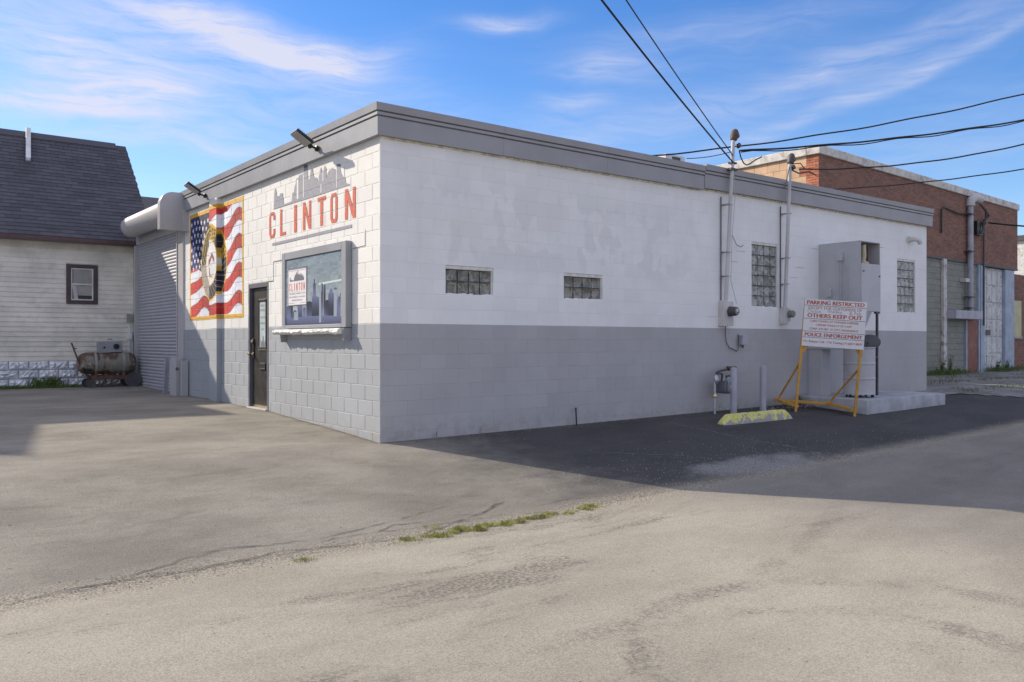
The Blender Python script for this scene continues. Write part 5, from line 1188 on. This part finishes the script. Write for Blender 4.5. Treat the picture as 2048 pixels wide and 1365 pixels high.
wire([HM, HM + Vector((.05, 0, -.12)), HM + Vector((.13, 0, -.21)), HM + Vector((.22, 0, -.23)), HM + Vector((.32, 0, -.19)), HM + Vector((.48, 0, -.10)), HM + Vector((.66, 0, -.02))], .012, 'short drooping loop of wire right beside the tall mast head')
wire(sag(at(1240, 318, 17.5), at(2300, 120, 19), .32, 40, .01), .016, 'long wire crossing behind the tall mast and sinking behind the roof')
wire(sag(Vector((8.85, -.3, 4.60)), at(2300, 215, 15), .30, 40, .004), .013, 'wire running right from the shorter mast across the brick wall')
wire(sag(at(1630, 381, 20), at(2300, 292, 17), .16, 40, .004), .013, 'lowest wire slanting up across the brick wall')
wire(sag(at(2030, 424, 30) if False else P_(4.9, 5.75, -.2), at(2300, 455, 27), .12, 20), .03, 'short black cable leaving the brick building to the right')
wire(sag(W1 + Vector((-.02, 0, .2)), (6.5, .45, 4.62), .03, 10), .007, 'thin wire from the tall mast down to the roof conduit')

# ------------------------------------------------------------------ cracks in the lot
def crack(px, w, seed, name='crack', mat='crack_fill'):
    rr = random.Random(seed); P = [PG(*p) for p in px]; out_ = []
    for a, c in zip(P, P[1:]):
        L_ = (c - a).length; n = max(2, int(L_ / .07))
        for i in range(n): t = i / n; q = a.lerp(c, t); out_.append((q.x + rr.uniform(-.018, .018), q.y + rr.uniform(-.018, .018)))
    out_.append((P[-1].x, P[-1].y)); b = MB(); m = len(out_)
    for i, (x, y) in enumerate(out_):
        x2, y2 = out_[min(i + 1, m - 1)]; x1_, y1_ = out_[max(i - 1, 0)]; d = Vector((x2 - x1_, y2 - y1_)); d = d.normalized() if d.length > 1e-6 else Vector((1, 0))
        ww = .34 * w * rr.uniform(.15, 1.25) * (.2 if i in (0, m - 1) else 1) * .5
        for sg in (-1, 1): X, Y = x - d.y * ww * sg, y + d.x * ww * sg; b.v.append(Vector((X, Y, Gz(X, Y) + undul(X, Y) + .0055)))
    b.f = [(2 * i, 2 * i + 1, 2 * i + 3, 2 * i + 2) for i in range(m - 1)]
    o = b.build(name, mat, None, (0, 0, 0), smooth=0); tag(o, kind='structure')
crack([(235, 1162), (420, 1105), (640, 1080), (800, 1040), (900, 1010)], .028, 1)
crack([(300, 1152), (440, 1103)], .018, 2)
crack([(620, 1088), (720, 1070), (850, 1055), (1000, 1032), (1090, 1025)], .022, 3)
crack([(840, 1072), (900, 1050), (960, 1028), (1005, 1005)], .04, 4)
crack([(900, 1034), (960, 1028), (985, 1012), (1010, 1003)], .035, 5)
crack([(0, 1215), (140, 1180), (330, 1150), (520, 1118), (700, 1085)], .018, 6)
crack([(530, 914), (620, 900), (690, 897)], .012, 7); crack([(650, 922), (668, 902)], .014, 8); crack([(560, 932), (545, 940)], .012, 9)
crack([(100, 1190), (260, 1158), (400, 1140), (560, 1105), (690, 1092), (800, 1078)], .03, 21); crack([(420, 1105), (470, 1096), (540, 1093)], .03, 22); crack([(740, 1070), (790, 1050), (850, 1046)], .03, 23); crack([(1060, 1018), (1130, 1000), (1200, 995)], .02, 24); crack([(1000, 960), (1090, 950), (1150, 930)], .012, 25)
crack([(1330, 845), (1500, 880), (1640, 905)], .018, 10, 'seal_joint', 'pebble'); crack([(1190, 905), (1350, 912), (1420, 918)], .012, 11, 'seal_joint', 'pebble')

# ------------------------------------------------------------------ vegetation and loose stones
def blades(b, x, y, z, h, n, spread, lean=.5):
    for _ in range(n):
        a = random.uniform(0, 6.28); r = spread * math.sqrt(random.random()); px_, py_ = x + r * math.cos(a), y + r * math.sin(a); hh = h * random.uniform(.4, 1.1); an = random.uniform(0, 6.28); w = random.uniform(.002, .005)
        dx, dy = math.cos(an), math.sin(an); lx, ly = random.uniform(-lean, lean) * hh, random.uniform(-lean, lean) * hh
        b.face([(px_ - dx * w, py_ - dy * w, z - .005), (px_ + dx * w, py_ + dy * w, z - .005), (px_ + dx * w * .6 + lx * .45, py_ + dy * w * .6 + ly * .45, z + hh * .6), (px_ + lx, py_ + ly, z + hh)])
def plantobj(b, name, mat, lab, cat, kind=None, group=None):
    o = b.build(name, mat, None, (0, 0, 0), smooth=0); tag(o, lab, cat, group, kind); return o
b = MB(); d_ = MB()
line = [(800, 1087, 8), (822, 1080, 60), (858, 1075, 70), (880, 1072, 110), (905, 1067, 70), (925, 1060, 190), (950, 1060, 220), (975, 1054, 130), (1000, 1050, 120), (1030, 1046, 110), (1055, 1040, 60), (1080, 1036, 120), (1105, 1030, 50), (1135, 1027, 40), (1165, 1018, 70), (1185, 1014, 60), (612, 1122, 25), (865, 1056, 20)]
for px, py, n in line:
    for _ in range(3):
        p = PG(px + random.uniform(-14, 14), py + random.uniform(-2.5, 2.5)); blades(b, p.x, p.y, Gz(p.x, p.y), .034, int(n * .42), .055)
        blades(d_, p.x, p.y, Gz(p.x, p.y), .03, int(n * .6), .07)
plantobj(b, 'grass', 'grass_lit', 'bright green grass tufts growing in the seam between lot and road', 'grass', 'stuff')
plantobj(d_, 'dry_grass', 'grass_dry', 'dry yellowish grass mixed into the seam of the asphalt', 'grass', 'stuff')
b = MB()
for _ in range(420):
    x = random.uniform(-6, -1.25); blades(b, x, random.uniform(HY - .45, HY - .08), Gz(x, 12) - .01, .10, 9, .09)
for _ in range(30): x = -1.9 + random.gauss(0, .18); blades(b, x, HY - .2, Gz(x, 12), .26, 8, .08, .8)
plantobj(b, 'verge_grass', 'weed', 'dark grass strip along the silver block foundation of the house', 'grass', 'stuff')
b = MB()
for _ in range(330):
    s = random.choice([-1, .2, .8, 2.2, 5.4, 6.2, 7.0, 8.4]) + random.gauss(0, .5); d = -abs(random.gauss(0, .3)) - .02; p = fw(s, d, 0); blades(b, p.x, p.y, Gz(p.x, p.y) + .02, .18 * (1.6 if random.random() < .12 else 1), 7, .16, .6)
for _ in range(160):
    x = random.choice([16, 18.5, 22, 27]) + random.gauss(0, .9); y = random.choice([-.6, 1.3, 2.4]) + random.gauss(0, .15); blades(b, x, y, Gz(x, y) + .02, .10, 9, .2, .7)
plantobj(b, 'weed_strip', 'weed', 'weeds and rough grass along the foot of the brick building', 'weeds', 'stuff')
def weed(x, y, h, n, lab, mat='weed', leaf=.03):
    z = Gz(x, y); b = MB(); st_ = MB()
    for _ in range(n):
        a = random.uniform(0, 6.28); tip = Vector((x + math.cos(a) * h * .35 * random.random(), y - abs(math.sin(a)) * h * .3 * random.random(), z + h * random.uniform(.5, 1))); st_.tube([(x, y, z - .01), ((x + tip.x) / 2, (y + tip.y) / 2, z + h * .4), tip], .003, 4, r1=.0015)
        for _ in range(7):
            t = random.uniform(.25, 1); c = Vector((x, y, z)).lerp(tip, t); v = Vector((random.gauss(0, 1), random.gauss(0, 1), random.gauss(0, .7))).normalized() * leaf * random.uniform(.6, 1.4); w = v.cross(Vector((0, 0, 1))).normalized() * leaf * .35
            b.face([c, c + v * .5 + w, c + v, c + v * .5 - w])
    T = thing('weed', (x, y, z), lab, 'weed', 'weeds at the foot of the walls'); b.build('leaf', mat, T, smooth=0); st_.build('stem', mat, T)
weed(.83, -.05, .11, 5, 'dry little weed at the wall foot nearest the building corner', 'grass_dry', .018); weed(1.55, -.05, .14, 3, 'thin leaning weed stalk below the first glass block window', 'grass_dry', .018)
weed(9.0, -.22, .24, 9, 'leafy green weed behind the yellow sign stand', 'weed', .035); weed(7.3, -.05, .22, 3, 'thin dry stalk between the two bollards', 'grass_dry', .015); weed(6.78, -.06, .2, 3, 'thin dry stalk under the gas meter', 'grass_dry', .015)
weed(12.6, -.12, .12, 5, 'low weed where the pad meets the far wall', 'grass_dry', .02)
for i, s in enumerate((.5, .9, 5.6, 6.3)):
    p = fw(s, -.25 - .1 * (i % 2), 0); weed(p.x, p.y, .75 if i < 2 else .5, 16, ('tall bushy weed against the greenish block wall just past the white building', 'tall weed left of the pinkish column on the brick building', 'bushy weed below the peeling garage door', 'lower weed at the right of the peeling garage door')[i], 'weed', .07)
b = MB(); ico = [(0, 0, 1), (.9, 0, -.3), (-.45, .8, -.3), (-.45, -.8, -.3)]
def peb(x, y, r):
    z = Gz(x, y) + undul(x, y); q = Matrix.Rotation(random.uniform(0, 6.28), 3, 'Z'); n = len(b.v); b.v += [Vector((x, y, z + r * .25)) + (q @ Vector(p)) * r * random.uniform(.7, 1.2) for p in ico]; b.f += [(n, n + 1, n + 2), (n, n + 2, n + 3), (n, n + 3, n + 1), (n + 1, n + 3, n + 2)]
for _ in range(900): peb(random.gauss(3.6, 1.9), random.gauss(-2.7, .45), random.uniform(.003, .009))
for _ in range(1500): x = random.uniform(-9, 14); peb(x, SEAM + random.gauss(0, .12), random.uniform(.003, .011))
for _ in range(260): peb(random.uniform(-7, 12), random.uniform(-7, 6) if random.random() < .3 else random.uniform(-3.3, -.3), random.uniform(.003, .009))
for _ in range(700): peb(random.uniform(.1, 9), -random.expovariate(18) - .01, random.uniform(.003, .009))
for _ in range(350): q_ = random.uniform(.05, 8); peb(-random.expovariate(14) - .01, q_, random.uniform(.003, .008))
for _ in range(200): peb(random.gauss(8.6, .5), random.gauss(-.35, .12), random.uniform(.006, .018))
plantobj(b, 'gravel', 'pebble', 'small pale stones scattered over the asphalt', 'gravel', 'stuff')
